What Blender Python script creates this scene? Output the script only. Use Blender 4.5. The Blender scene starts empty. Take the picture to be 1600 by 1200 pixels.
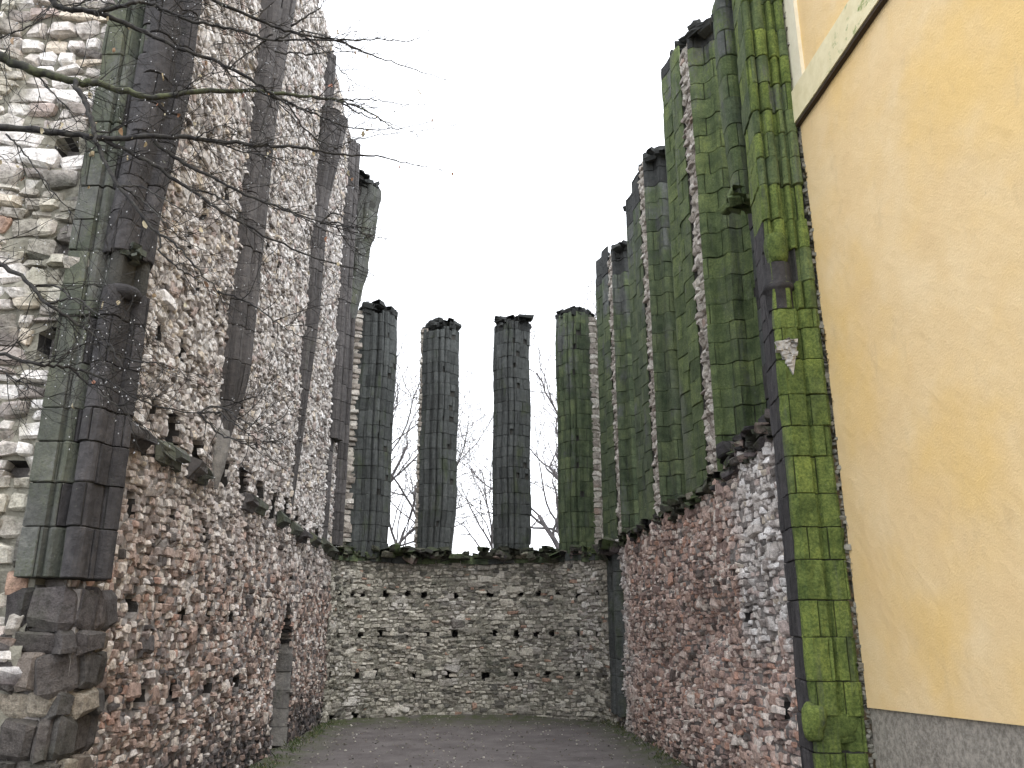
import bpy, math, random
import numpy as np
from mathutils import Vector, Matrix

random.seed(7); rng = np.random.default_rng(7)
SC = bpy.context.scene; COL = SC.collection

# ------------------------------------------------------------------ camera, light, exposure
FPX = 1295.0; EYE = 2.4
PITCH = math.atan(388 / FPX); YAW = math.atan(64 * math.cos(PITCH) / FPX)
cam_d = bpy.data.cameras.new('camera'); cam = bpy.data.objects.new('camera', cam_d); COL.objects.link(cam)
cam.location = (0, 0, EYE); cam.rotation_euler = (math.pi / 2 + PITCH, 0, -YAW)
cam_d.sensor_width = 36; cam_d.lens = FPX / 1600 * 36; cam_d.clip_end = 2000
SC.camera = cam

SUN_EL, SUN_AZ = math.radians(58), math.radians(150)      # azimuth clockwise from +Y
w = bpy.data.worlds.new('World'); SC.world = w; w.use_nodes = True
nt = w.node_tree; nt.nodes.clear()
out = nt.nodes.new('ShaderNodeOutputWorld'); bg = nt.nodes.new('ShaderNodeBackground')
sky = nt.nodes.new('ShaderNodeTexSky'); sky.sky_type = 'NISHITA'; sky.sun_disc = False
sky.sun_elevation = SUN_EL; sky.sun_rotation = SUN_AZ; sky.dust_density = 4; sky.air_density = 1
hs = nt.nodes.new('ShaderNodeHueSaturation'); hs.inputs['Saturation'].default_value = 0.12
mx = nt.nodes.new('ShaderNodeMix'); mx.data_type = 'RGBA'; mx.inputs[0].default_value = 0.72
mx.inputs[7].default_value = (14.0, 14.4, 15.2, 1)       # the even cloud layer
nt.links.new(sky.outputs[0], hs.inputs['Color']); nt.links.new(hs.outputs[0], mx.inputs[6])
nt.links.new(mx.outputs[2], bg.inputs[0]); bg.inputs[1].default_value = 0.15
nt.links.new(bg.outputs[0], out.inputs[0])
sd = bpy.data.lights.new('sun', 'SUN'); sd.energy = 1.0; sd.angle = math.radians(35); sd.color = (1, .98, .96)
sun = bpy.data.objects.new('sun', sd); COL.objects.link(sun)
sv = Vector((math.sin(SUN_AZ) * math.cos(SUN_EL), math.cos(SUN_AZ) * math.cos(SUN_EL), math.sin(SUN_EL)))
sun.rotation_euler = sv.to_track_quat('Z', 'Y').to_euler(); sun.location = (0, -10, 40)
SC.view_settings.view_transform = 'Standard'; SC.view_settings.look = 'None'
SC.view_settings.exposure = 0.56; SC.view_settings.gamma = 1

# ------------------------------------------------------------------ photo geometry: turns a photo pixel into a point on a plane
F_ = np.array([math.sin(YAW) * math.cos(PITCH), math.cos(YAW) * math.cos(PITCH), math.sin(PITCH)])
R_ = np.array([math.cos(YAW), -math.sin(YAW), 0]); U_ = np.cross(R_, F_); EYEP = np.array([0, 0, EYE])
def ray(x, y): return F_ * FPX + R_ * (x - 800) + U_ * (600 - y)
def onx(x, y, X): d = ray(x, y); return EYEP + d * X / d[0]
def ony(x, y, Y): d = ray(x, y); return EYEP + d * Y / d[1]
def proj(P):
    v = np.asarray(P, float) - EYEP; f = v @ F_
    return 800 + FPX * (v @ R_) / f, 600 - FPX * (v @ U_) / f

# ------------------------------------------------------------------ small helpers
def tag(o, label=None, cat=None, group=None, kind=None):
    if label: o['label'] = label
    if cat: o['category'] = cat
    if group: o['group'] = group
    if kind: o['kind'] = kind
    return o
def empty(name, loc=(0, 0, 0)):
    o = bpy.data.objects.new(name, None); COL.objects.link(o); o.location = loc; o.empty_display_size = .2
    return o
def mesh_from(name, verts, faces, mat, smooth=False):
    verts = np.asarray(verts, np.float32); me = bpy.data.meshes.new(name)
    if isinstance(faces, np.ndarray):
        n, k = faces.shape
        me.vertices.add(len(verts)); me.vertices.foreach_set('co', verts.ravel())
        me.loops.add(n * k); me.loops.foreach_set('vertex_index', faces.astype(np.int32).ravel())
        me.polygons.add(n); me.polygons.foreach_set('loop_start', np.arange(0, n * k, k, dtype=np.int32))
        me.update(calc_edges=True)
    else:
        me.from_pydata(verts.tolist(), [], faces)
    me.polygons.foreach_set('use_smooth', [bool(smooth)] * len(me.polygons))
    me.materials.append(mat); me.update()
    return me
def link(name, me, parent=None, loc=None):
    o = bpy.data.objects.new(name, me); COL.objects.link(o)
    if parent is not None:
        o.parent = parent
        pl = Vector(parent_world(parent)); o.location = (Vector(loc) if loc is not None else Vector((0, 0, 0))) - pl
    elif loc is not None: o.location = loc
    return o
def parent_world(p):
    v = Vector(p.location)
    while p.parent is not None: p = p.parent; v = v + Vector(p.location)
    return v
class MB:
    def __init__(s): s.v = []; s.f = []; s.n = 0
    def add(s, v, f):
        v = np.asarray(v, float); s.v.append(v)
        s.f += [tuple(int(i) + s.n for i in q) for q in f]; s.n += len(v)
    def box(s, c, size, ang=0.0, jit=0.0):
        x, y, z = [q / 2 for q in size]
        v = np.array([(i, j, k) for i in (-x, x) for j in (-y, y) for k in (-z, z)], float)
        if jit: v += rng.uniform(-jit, jit, v.shape)
        ca, sa = math.cos(ang), math.sin(ang)
        v = np.stack([v[:, 0] * ca - v[:, 1] * sa, v[:, 0] * sa + v[:, 1] * ca, v[:, 2]], 1) + np.array(c)
        s.add(v, [(0, 1, 3, 2), (4, 6, 7, 5), (0, 4, 5, 1), (2, 3, 7, 6), (0, 2, 6, 4), (1, 5, 7, 3)])
    def tube(s, pts, rad, n=6, caps=True):
        P = np.asarray(pts, float); m = len(P); r = np.broadcast_to(np.asarray(rad, float), (m,))
        T = np.gradient(P, axis=0); T /= np.linalg.norm(T, axis=1)[:, None] + 1e-9
        up = np.array([0.13, .21, .97]); A = np.cross(T, up); bad = np.linalg.norm(A, axis=1) < .2
        A[bad] = np.cross(T[bad], np.array([1., 0, .1])); A /= np.linalg.norm(A, axis=1)[:, None]
        B = np.cross(T, A); t = np.arange(n) / n * 2 * math.pi
        V = P[:, None] + r[:, None, None] * (A[:, None] * np.cos(t)[None, :, None] + B[:, None] * np.sin(t)[None, :, None])
        f = []
        for i in range(m - 1):
            for j in range(n):
                k = (j + 1) % n; f.append((i * n + j, i * n + k, (i + 1) * n + k, (i + 1) * n + j))
        if caps: f.append(tuple(range(n))[::-1]); f.append(tuple((m - 1) * n + j for j in range(n)))
        s.add(V.reshape(-1, 3), f)
    def build(s, name, mat, parent=None, smooth=False):
        me = mesh_from(name, np.concatenate(s.v), s.f, mat, smooth); return link(name, me, parent)

_ph = rng.uniform(0, 6.28, (12, 3)); _kv = rng.normal(0, 1, (12, 2))
def snoise(u, v, sc=1.0, seed=0):
    r = 0; a = 1.0; f = sc
    for i in range(6):
        k = _kv[(i + seed) % 12]; p = _ph[(i * 5 + seed) % 12]
        r = r + a * np.sin(f * (k[0] * u + k[1] * v) + p[0] + 1.7 * np.sin(f * .7 * (k[1] * u - k[0] * v) + p[1])); a *= .72; f *= 1.55
    return r / 2.6

# ------------------------------------------------------------------ materials
class NT:
    def __init__(s, name, rough=.9):
        s.m = bpy.data.materials.new(name); s.m.use_nodes = True; s.t = s.m.node_tree
        s.b = s.t.nodes['Principled BSDF']; s.b.inputs['Roughness'].default_value = rough
        s.b.inputs['Specular IOR Level'].default_value = .3
        s.geo = s.t.nodes.new('ShaderNodeNewGeometry'); s.pos = s.geo.outputs['Position']
    def n(s, t, **k):
        o = s.t.nodes.new(t)
        for a, b in k.items(): setattr(o, a, b)
        return o
    def l(s, a, b): s.t.links.new(a, b)
    def val(s, sock, v):
        if hasattr(v, 'is_linked') or hasattr(v, 'links'): s.l(v, sock)
        else: sock.default_value = v
    def noise(s, scale, detail=4, rough=.6, vec=None, stretch=None, dist=0):
        o = s.n('ShaderNodeTexNoise'); o.inputs['Scale'].default_value = scale; o.inputs['Detail'].default_value = detail
        o.inputs['Roughness'].default_value = rough; o.inputs['Distortion'].default_value = dist
        v = vec or s.pos
        if stretch:
            mp = s.n('ShaderNodeMapping'); mp.inputs['Scale'].default_value = stretch; s.l(v, mp.inputs['Vector']); v = mp.outputs[0]
        s.l(v, o.inputs['Vector']); return o.outputs['Fac']
    def math(s, op, a, b=0.0, c=None, clamp=False):
        o = s.n('ShaderNodeMath', operation=op); o.use_clamp = clamp; s.val(o.inputs[0], a); s.val(o.inputs[1], b)
        if c is not None: s.val(o.inputs[2], c)
        return o.outputs[0]
    def rng(s, v, a, b, c=0.0, d=1.0):
        o = s.n('ShaderNodeMapRange'); s.val(o.inputs[0], v); o.inputs[1].default_value = a; o.inputs[2].default_value = b
        o.inputs[3].default_value = c; o.inputs[4].default_value = d; o.interpolation_type = 'SMOOTHSTEP'; return o.outputs[0]
    def mix(s, f, a, b, mode='MIX'):
        o = s.n('ShaderNodeMix', data_type='RGBA', blend_type=mode); s.val(o.inputs[0], f)
        for i, c in ((6, a), (7, b)):
            if isinstance(c, tuple): o.inputs[i].default_value = (*c, 1)
            else: s.l(c, o.inputs[i])
        return o.outputs[2]
    def ramp(s, f, stops, const=False):
        o = s.n('ShaderNodeValToRGB'); cr = o.color_ramp
        if const: cr.interpolation = 'CONSTANT'
        while len(cr.elements) < len(stops): cr.elements.new(.5)
        for e, (p, c) in zip(cr.elements, stops): e.position = p; e.color = (*c, 1)
        s.l(f, o.inputs[0]); return o.outputs[0]
    def axis(s, i):
        o = s.n('ShaderNodeSeparateXYZ'); s.l(s.pos, o.inputs[0]); return o.outputs[i]
    def normal_axis(s, i):
        o = s.n('ShaderNodeSeparateXYZ'); s.l(s.geo.outputs['Normal'], o.inputs[0]); return o.outputs[i]
    def rand(s):
        oi = s.n('ShaderNodeObjectInfo'); a = s.math('ADD', s.geo.outputs['Random Per Island'], oi.outputs['Random'])
        return s.math('FRACT', a)
    def bump(s, h, strength=.5, dist=.02):
        o = s.n('ShaderNodeBump'); o.inputs['Strength'].default_value = strength; o.inputs['Distance'].default_value = dist
        s.l(h, o.inputs['Height']); s.l(o.outputs[0], s.b.inputs['Normal'])
    def done(s, col): s.l(col, s.b.inputs['Base Color']); return s.m

PINKR = [(0, (.32, .235, .21)), (.15, (.54, .39, .33)), (.34, (.64, .49, .43)), (.5, (.74, .62, .56)), (.64, (.40, .30, .27)), (.75, (.58, .36, .28)), (.81, (.80, .72, .66)), (.94, (.15, .12, .11))]
MOSSY = [(0, (.05, .052, .04)), (.4, (.09, .092, .07)), (.8, (.16, .155, .125)), (.95, (.3, .28, .23))]
PALE = [(0, (.40, .36, .34)), (.12, (.64, .60, .57)), (.3, (.78, .75, .73)), (.5, (.88, .86, .85)), (.68, (.70, .66, .64)), (.8, (.56, .47, .44)), (.86, (.74, .66, .56)), (.91, (.22, .20, .19))]
PINK = [(0, (.20, .155, .135)), (.15, (.43, .32, .275)), (.34, (.54, .43, .375)), (.46, (.72, .65, .59)), (.64, (.32, .27, .255)), (.76, (.50, .33, .27)), (.80, (.78, .73, .70)), (.92, (.12, .11, .11))]
GREY = [(0, (.15, .145, .13)), (.14, (.34, .32, .28)), (.36, (.50, .475, .41)), (.56, (.66, .63, .56)), (.7, (.36, .34, .30)), (.82, (.55, .52, .45)), (.97, (.46, .31, .24))]
DARK = [(0, (.045, .042, .045)), (.3, (.09, .082, .085)), (.55, (.14, .12, .12)), (.75, (.07, .065, .068)), (.9, (.24, .19, .17))]

def rubble_mat(name, famA, famB, maskB, dark_below=None, moss=.25, darkamt=.35, weather=.5):
    """stones: one colour per stone out of famA or famB, soot and moss in patches"""
    s = NT(name); r = s.rand()
    a = s.ramp(r, famA, True); b = s.ramp(r, famB, True)
    col = s.mix(maskB(s), a, b)
    dk = s.ramp(r, DARK, True)
    n1 = s.noise(.9, 3, .6)
    r2 = s.math('FRACT', s.math('MULTIPLY', r, 17.31))
    m = s.math('ADD', s.rng(n1, .42, .62, 0, darkamt), s.math('MULTIPLY', r2, .28))
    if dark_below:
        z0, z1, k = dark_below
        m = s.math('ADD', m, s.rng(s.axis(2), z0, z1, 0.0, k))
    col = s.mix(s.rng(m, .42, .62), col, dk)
    g = s.noise(14, 5, .65); col = s.mix(1.0, col, s.ramp(g, [(.28, (.42, .40, .39)), (.5, (1, 1, 1)), (.72, (1.3, 1.28, 1.26))]), 'MULTIPLY')
    st = s.noise(60, 3, .6); col = s.mix(weather, col, s.ramp(st, [(.35, (.5, .48, .46)), (.6, (1.15, 1.15, 1.15))]), 'MULTIPLY')
    mo = s.math('ADD', s.rng(s.noise(1.6, 4, .65), .5, .72), s.rng(s.normal_axis(2), .2, .9, 0, .35))
    col = s.mix(s.math('MULTIPLY', mo, moss, clamp=True), col, (.055, .075, .03))
    h = s.math('ADD', s.noise(22, 6, .7), s.math('MULTIPLY', s.noise(90, 3, .6), .35)); s.bump(h, .9, .035)
    return s.done(col)
def mask_z(z0, z1, amp=1.5, inv=False):
    def f(s):
        v = s.math('ADD', s.axis(2), s.math('MULTIPLY', s.math('SUBTRACT', s.noise(.55, 3), .5), amp * 2))
        return s.rng(v, z0, z1, 1, 0)
    return f
def mask_n(sc, lo, hi, k=1.0): return lambda s: s.rng(s.noise(sc, 3), lo, hi, 0, k)

M = {}
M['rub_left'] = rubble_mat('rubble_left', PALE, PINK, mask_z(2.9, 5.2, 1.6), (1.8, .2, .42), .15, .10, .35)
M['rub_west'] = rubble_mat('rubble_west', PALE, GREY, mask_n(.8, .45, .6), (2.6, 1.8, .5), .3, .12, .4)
M['rub_apse'] = rubble_mat('rubble_apse', GREY, PALE, mask_n(.7, .5, .7, .55), None, .35, .18, .5)
def right_mask(s):
    y = s.math('ADD', s.axis(1), s.math('MULTIPLY', s.math('SUBTRACT', s.noise(.8, 3), .5), 2.2))
    z = s.math('ADD', s.axis(2), s.math('MULTIPLY', s.math('SUBTRACT', s.noise(.7, 3), .5), 2.0))
    near = s.rng(y, 12.0, 12.7, 1, 0); hi = s.rng(z, 1.9, 2.6)
    return s.math('MAXIMUM', s.math('MULTIPLY', near, hi), s.rng(y, 20.5, 22.5))
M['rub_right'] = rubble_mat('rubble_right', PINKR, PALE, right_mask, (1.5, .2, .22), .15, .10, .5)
M['rub_core'] = rubble_mat('rubble_core', [(0, (.42, .38, .34)), (.4, (.60, .56, .51)), (.7, (.72, .69, .64)), (.9, (.34, .30, .27))], GREY, mask_n(1, .5, .6, .5), None, .1, .1, .5)
M['rub_moss'] = rubble_mat('rubble_mossy', MOSSY, MOSSY, mask_n(1, .5, .6, .5), None, 1.5, .5, .6)

def mortar_mat(name, c0, c1, dark=(2.0, .2, .6)):
    s = NT(name); n = s.noise(3.5, 6, .7); col = s.ramp(n, [(.3, c0), (.7, c1)])
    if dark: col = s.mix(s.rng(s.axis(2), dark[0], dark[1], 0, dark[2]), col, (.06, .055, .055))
    s.bump(s.noise(26, 6, .7), .8, .04); return s.done(col)
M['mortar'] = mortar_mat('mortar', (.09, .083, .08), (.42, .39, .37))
M['mortar_grey'] = mortar_mat('mortar_grey', (.12, .115, .095), (.34, .325, .27), None)
M['joint'] = mortar_mat('joint', (.03, .03, .028), (.07, .068, .06), None)
M['hole_shade'] = mortar_mat('recess_shade', (.018, .017, .017), (.05, .047, .045), None)  # near-black: the shade inside deep holes, put into the colour

def ashlar_mat(name, stone, moss_c0, moss_c1, cover, dark_patch=.35, rough=.95, yfade=None):
    """worked sandstone overgrown with algae: cover 0..1 says how much of it is green"""
    s = NT(name, rough); r = s.rand()
    base = s.ramp(r, [(0, tuple(c * .72 for c in stone)), (.35, stone), (.7, tuple(c * 1.25 for c in stone)), (1, tuple(c * .85 for c in stone))])
    g = s.noise(9, 6, .7)
    base = s.mix(1.0, base, s.ramp(g, [(.28, (.55, .55, .57)), (.55, (1, 1, 1)), (.8, (1.5, 1.45, 1.4))]), 'MULTIPLY')
    gm = s.noise(2.2, 5, .62, stretch=(1, 1, .45)); gf = s.noise(34, 5, .7)
    moss = s.mix(s.rng(gf, .3, .7), moss_c0, moss_c1)
    moss = s.mix(1.0, moss, s.ramp(s.noise(4.2, 4, .6), [(.3, (.5, .55, .55)), (.55, (1, 1, 1)), (.8, (1.35, 1.3, 1.1))]), 'MULTIPLY')
    moss = s.mix(1.0, moss, s.ramp(r, [(0, (.7, .72, .7)), (.5, (1, 1, 1)), (1, (1.22, 1.18, 1.05))]), 'MULTIPLY')
    m = s.math('ADD', gm, s.math('MULTIPLY', s.math('SUBTRACT', gf, .5), .35))
    th = .78 - .56 * cover
    m = s.math('SUBTRACT', m, s.rng(s.axis(2), 8.5, 14.5, 0, .16))
    mm = s.rng(m, th - .09, th + .09)
    mm = s.math('MULTIPLY', mm, s.rng(s.noise(1.1, 3, .5, stretch=(1, 1, .3)), .30, .44, 1 - dark_patch, 1), clamp=True)
    col = s.mix(mm, base, moss)
    dmp = s.rng(s.noise(2.6, 5, .7, stretch=(1.6, 1.6, .16)), .54, .70, 0, .55); col = s.mix(dmp, col, s.mix(1.0, base, (.62, .64, .66), 'MULTIPLY'))
    lic = s.rng(s.noise(19, 3, .6), .68, .75, 0, .45); col = s.mix(lic, col, (.24, .25, .20))
    h = s.math('ADD', s.noise(12, 7, .72), s.math('MULTIPLY', gf, .55)); s.bump(h, .9, .03)
    return s.done(col)
M['ash_d'] = ashlar_mat('mossy_ashlar_bright', (.12, .125, .115), (.07, .105, .028), (.185, .235, .065), 1.0, .5)
M['ash_c'] = ashlar_mat('mossy_ashlar_green', (.12, .125, .12), (.07, .10, .045), (.145, .185, .08), .86, .5)
M['ash_b'] = ashlar_mat('mossy_ashlar_grey_green', (.11, .118, .112), (.07, .092, .054), (.12, .152, .085), .74, .4)
M['ash_a'] = ashlar_mat('dark_ashlar', (.085, .092, .09), (.055, .067, .05), (.08, .096, .066), .32, .5)
M['ash_cap'] = ashlar_mat('crust_ashlar', (.05, .053, .052), (.036, .043, .032), (.06, .072, .048), .4, .4)
M['ash_l'] = ashlar_mat('grey_ashlar', (.098, .092, .091), (.06, .07, .05), (.09, .10, .07), .12, .6)
M['ash_ldark'] = ashlar_mat('purple_grey_ashlar', (.060, .057, .059), (.045, .052, .038), (.065, .075, .05), .14, .6)
M['ash_lgreen'] = ashlar_mat('grey_green_ashlar', (.115, .118, .11), (.075, .083, .066), (.108, .118, .09), .6, .4)
M['ash_pale'] = ashlar_mat('pale_grey_ashlar', (.24, .23, .215), (.12, .13, .10), (.16, .17, .13), .12, .5)

s = NT('yellow_plaster', .85)
c = s.ramp(s.noise(1.0, 6, .62), [(.28, (.77, .555, .29)), (.5, (.81, .605, .33)), (.72, (.85, .665, .40))])
c = s.mix(s.rng(s.noise(.45, 4, .6), .42, .68), c, (.82, .575, .24))
c = s.mix(s.math('MULTIPLY', s.rng(s.noise(3.1, 7, .7, stretch=(1, 1, .45)), .54, .8), .45), c, (.58, .43, .24))
c = s.mix(s.math('MULTIPLY', s.rng(s.noise(70, 4, .7), .56, .8), .25), c, (.6, .46, .27))
c = s.mix(s.math('MULTIPLY', s.rng(s.noise(7, 4, .8), .66, .8), .35), c, (.42, .31, .2))
s.bump(s.math('ADD', s.noise(45, 6, .7), s.math('MULTIPLY', s.noise(3, 4), 1.6)), .5, .02); M['yellow'] = s.done(c)
s = NT('cream_paint', .85)
c = s.mix(s.rng(s.noise(5, 5, .7), .3, .7), (.70, .62, .38), (.80, .72, .48))
c = s.mix(s.math('MULTIPLY', s.rng(s.noise(6.5, 6, .72, stretch=(1, .7, 1)), .53, .68), s.rng(s.noise(1.1, 2), .42, .55)), c, (.24, .30, .10))
s.bump(s.noise(50, 5), .2, .01); M['cream'] = s.done(c)
s = NT('cream_corner', .85)
c = s.mix(s.rng(s.noise(4, 5, .7), .3, .7), (.74, .68, .52), (.82, .77, .61)); s.bump(s.noise(50, 5), .2, .01); M['cream_plain'] = s.done(c)
s = NT('plinth_roughcast', .95)
c = s.mix(s.rng(s.noise(14, 8, .85), .36, .64), (.26, .235, .20), (.62, .57, .50)); s.bump(s.noise(30, 7, .75), 1, .05); M['plinth'] = s.done(c)
s = NT('shaded_underside', .9); c = s.mix(s.noise(10, 4), (.03, .025, .02), (.10, .07, .05)); M['soffit_shade'] = s.done(c)  # the shadow below the cornice band, painted as a near-black colour
s = NT('ground_fines', .93)
n = s.noise(1.2, 5, .65); c = s.ramp(n, [(.3, (.085, .075, .073)), (.7, (.17, .153, .15))])
c = s.mix(s.math('MULTIPLY', s.rng(s.noise(40, 4, .7), .55, .75), .5), c, (.34, .32, .31))
ax = s.math('ABSOLUTE', s.axis(0)); edge = s.math('ADD', s.rng(ax, 2.6, 3.9, 0, 1), s.rng(s.axis(1), 22.8, 25.6, 0, 1))
c = s.mix(s.math('MULTIPLY', edge, s.rng(s.noise(2.4, 5, .7), .36, .6), clamp=True), c, (.07, .08, .04))
s.bump(s.math('ADD', s.noise(60, 5, .75), s.math('MULTIPLY', s.noise(5, 3), 1.5)), .7, .02); M['ground'] = s.done(c)
s = NT('bark', .8)
c = s.mix(s.rng(s.noise(18, 5, .7), .35, .7), (.014, .013, .015), (.05, .048, .042)); s.bump(s.noise(60, 5), .5, .01); M['bark'] = s.done(c)
s = NT('mossy_bark', .85); c = s.mix(s.rng(s.noise(9, 5, .7), .4, .62), (.03, .03, .026), (.085, .095, .05)); s.bump(s.noise(50, 5), .5, .01); M['bark_green'] = s.done(c)
s = NT('far_bark', .9); c = s.mix(s.rng(s.noise(3, 4, .7), .35, .7), (.07, .065, .068), (.14, .125, .125)); M['bark_far'] = s.done(c)
s = NT('withered_leaf', .7); c = s.ramp(s.rand(), [(0, (.30, .13, .09)), (.5, (.34, .28, .18)), (1, (.45, .40, .28))]); M['leaf'] = s.done(c)
s = NT('leaf_litter', .9); c = s.ramp(s.rand(), [(0, (.03, .02, .015)), (.6, (.09, .06, .04)), (1, (.2, .15, .1))]); M['litter'] = s.done(c)
s = NT('water_drop', .02); s.b.inputs['Transmission Weight'].default_value = .6; s.b.inputs['IOR'].default_value = 1.33; s.b.inputs['Specular IOR Level'].default_value = 1
s.b.inputs['Base Color'].default_value = (.9, .92, .95, 1); M['drop'] = s.m
s = NT('grass_blade', .8); c = s.ramp(s.rand(), [(0, (.03, .05, .015)), (.6, (.06, .09, .03)), (1, (.16, .14, .07))]); M['grass'] = s.done(c)
s = NT('moss_clump', .95); c = s.ramp(s.noise(25, 5, .7), [(.3, (.02, .035, .010)), (.7, (.07, .11, .028))]); s.bump(s.noise(60, 5, .7), 1, .04); M['moss'] = s.done(c)

# ------------------------------------------------------------------ stone library (shared shapes)
def stone_shape(g=4, rough=.07, seed=0):
    r = np.random.default_rng(seed); g = 3; n = g + 1
    a = np.array([-.5, -.5 + r.uniform(.10, .22), .5 - r.uniform(.10, .22), .5]); X, Z = np.meshgrid(a, a, indexing='ij')
    sx, sz, tx, tz = r.normal(0, .16, 4); X, Z = X * (1 + tx * Z) + sx * Z * .6, Z * (1 + tz * X) + sz * X * .5
    for ci, cj in ((0, 0), (0, 3), (3, 0), (3, 3)):          # knocked-off corners
        k = r.uniform(.0, .30); X[ci, cj] *= 1 - k * r.uniform(.2, 1); Z[ci, cj] *= 1 - k * r.uniform(.2, 1)
    X = X + r.normal(0, .035, X.shape); Z = Z + r.normal(0, .04, Z.shape)
    D = np.full(X.shape, .5); D[1:3, 1:3] += r.uniform(.05, .3); D[0] -= r.uniform(0, .5); D[3] -= r.uniform(0, .5); D[:, 0] -= r.uniform(0, .45); D[:, 3] -= r.uniform(0, .3)
    D = D + r.normal(0, .10, X.shape) + X * r.normal(0, .35) + Z * r.normal(0, .35)
    front = np.stack([X, D, Z], -1)
    per = [(i, 0) for i in range(n)] + [(n - 1, j) for j in range(1, n)] + [(i, n - 1) for i in range(n - 2, -1, -1)] + [(0, j) for j in range(n - 2, 0, -1)]
    back = np.array([[front[i, j, 0] * 1.02, -1.3, front[i, j, 2] * 1.02] for i, j in per])
    V = np.concatenate([front.reshape(-1, 3), back]); f = []
    for i in range(g):
        for j in range(g): f.append((i * n + j, i * n + j + 1, (i + 1) * n + j + 1, (i + 1) * n + j))
    m = len(per)
    for q in range(m):
        i0, j0 = per[q]; i1, j1 = per[(q + 1) % m]
        f.append((i0 * n + j0, i1 * n + j1, n * n + (q + 1) % m, n * n + q))
    return V, np.array(f)
LIB = [stone_shape(3, .085, 100 + i) for i in range(28)]
LIBV = np.stack([a for a, _ in LIB]); LIBF = LIB[0][1]
_libmesh = {}
def lib_mesh(k, mat):
    key = (k, mat.name)
    if key not in _libmesh: _libmesh[key] = mesh_from('stone', LIBV[k], LIBF, mat, False)
    return _libmesh[key]

def place_stones(C, T, N, size, kk, tilt, mat, parent, name='stone', limit=300, bulk='small_stones', facing_bias=True):
    """C centres, T tangents, N outward normals, size (w,d,h), kk library index. The stones that show largest become parts, the rest one mesh."""
    C = np.asarray(C); n = len(C)
    if n == 0: return
    Z = np.tile([0., 0, 1], (n, 1)); Z = Z + T * tilt[:, :1] + N * tilt[:, 1:2]; Z /= np.linalg.norm(Z, axis=1)[:, None]
    T2 = np.cross(N, Z); T2 /= np.linalg.norm(T2, axis=1)[:, None]; sg = np.sign((T2 * T).sum(1)); sg[sg == 0] = 1
    T2 *= sg[:, None]; N2 = np.cross(Z, T2)              # right handed frame (T2, N2, Z)
    flip = (N2 * N).sum(1) < 0
    T2[flip] *= -1; N2 = np.cross(Z, T2)
    v = C - EYEP; f = v @ F_; px = 800 + FPX * (v @ R_) / np.maximum(f, .1); py = 600 - FPX * (v @ U_) / np.maximum(f, .1)
    dist = np.linalg.norm(v, axis=1); face = np.abs((v * N).sum(1)) / dist
    area = size[:, 0] * size[:, 2] * face * (FPX / dist) ** 2
    inside = (f > .5) & (px > -5) & (px < 1605) & (py > -5) & (py < 1205)
    score = np.where(inside, area, 0); order = np.argsort(-score); lim = min(limit, int((score > 0).sum()))
    single = order[:lim]; rest = order[lim:]
    for i in single:
        o = bpy.data.objects.new(name, lib_mesh(int(kk[i]), mat)); COL.objects.link(o); o.parent = parent
        R = np.stack([T2[i] * size[i, 0], N2[i] * size[i, 1], Z[i] * size[i, 2]], 1)
        m4 = Matrix.Identity(4)
        for a in range(3):
            for b in range(3): m4[a][b] = R[a, b]
        pl = parent_world(parent)
        for a in range(3): m4[a][3] = C[i, a] - pl[a]
        o.matrix_local = m4
    if len(rest):
        V = LIBV[kk[rest]] * size[rest][:, None, :]
        V = V[:, :, 0:1] * T2[rest][:, None] + V[:, :, 1:2] * N2[rest][:, None] + V[:, :, 2:3] * Z[rest][:, None] + C[rest][:, None]
        nv = V.shape[1]; Fq = (LIBF[None] + (np.arange(len(rest)) * nv)[:, None, None]).reshape(-1, 4)
        o = link(bulk, mesh_from(bulk, V.reshape(-1, 3), Fq, mat, False), parent); o['kind'] = 'stuff'

class Surf:
    """a vertical wall face over a plan path; side=+1: the outward normal is to the right of the path direction"""
    def __init__(s, pts, side=1):
        P = np.asarray(pts, float); s.P = P; d = np.diff(P, axis=0); L = np.linalg.norm(d, axis=1)
        s.cu = np.concatenate([[0], np.cumsum(L)]); s.L = s.cu[-1]; s.side = side
    def at(s, u):
        u = np.asarray(u, float); x = np.interp(u, s.cu, s.P[:, 0]); y = np.interp(u, s.cu, s.P[:, 1])
        e = .12; x1 = np.interp(u + e, s.cu, s.P[:, 0]) - np.interp(u - e, s.cu, s.P[:, 0]); y1 = np.interp(u + e, s.cu, s.P[:, 1]) - np.interp(u - e, s.cu, s.P[:, 1])
        l = np.hypot(x1, y1) + 1e-9; T = np.stack([x1 / l, y1 / l, 0 * x1], -1); N = np.stack([T[..., 1], -T[..., 0], 0 * x1], -1) * s.side
        return np.stack([x, y, 0 * x], -1), T, N
    def pix(s, px, py):
        u = np.linspace(0, s.L, 260)[:, None]; z = np.linspace(0, 18, 361)[None]
        P, _, _ = s.at(u[:, 0]); Q = np.broadcast_to(P[:, None], (260, 361, 3)).copy(); Q[..., 2] = z
        X, Y = proj(Q.reshape(-1, 3)); i = int(np.argmin((X - px) ** 2 + (Y - py) ** 2)); return float(u[i // 361, 0]), float(z[0, i % 361])

def catmull(pts, n=8):
    P = np.asarray(pts, float); P = np.concatenate([[2 * P[0] - P[1]], P, [2 * P[-1] - P[-2]]]); o = []
    for i in range(1, len(P) - 2):
        for t in np.arange(n) / n:
            a, b, c, d = P[i - 1:i + 3]
            o.append(.5 * ((2 * b) + (c - a) * t + (2 * a - 5 * b + 4 * c - d) * t ** 2 + (3 * b - a - 3 * c + d) * t ** 3))
    o.append(P[-2]); return np.array(o)

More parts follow.
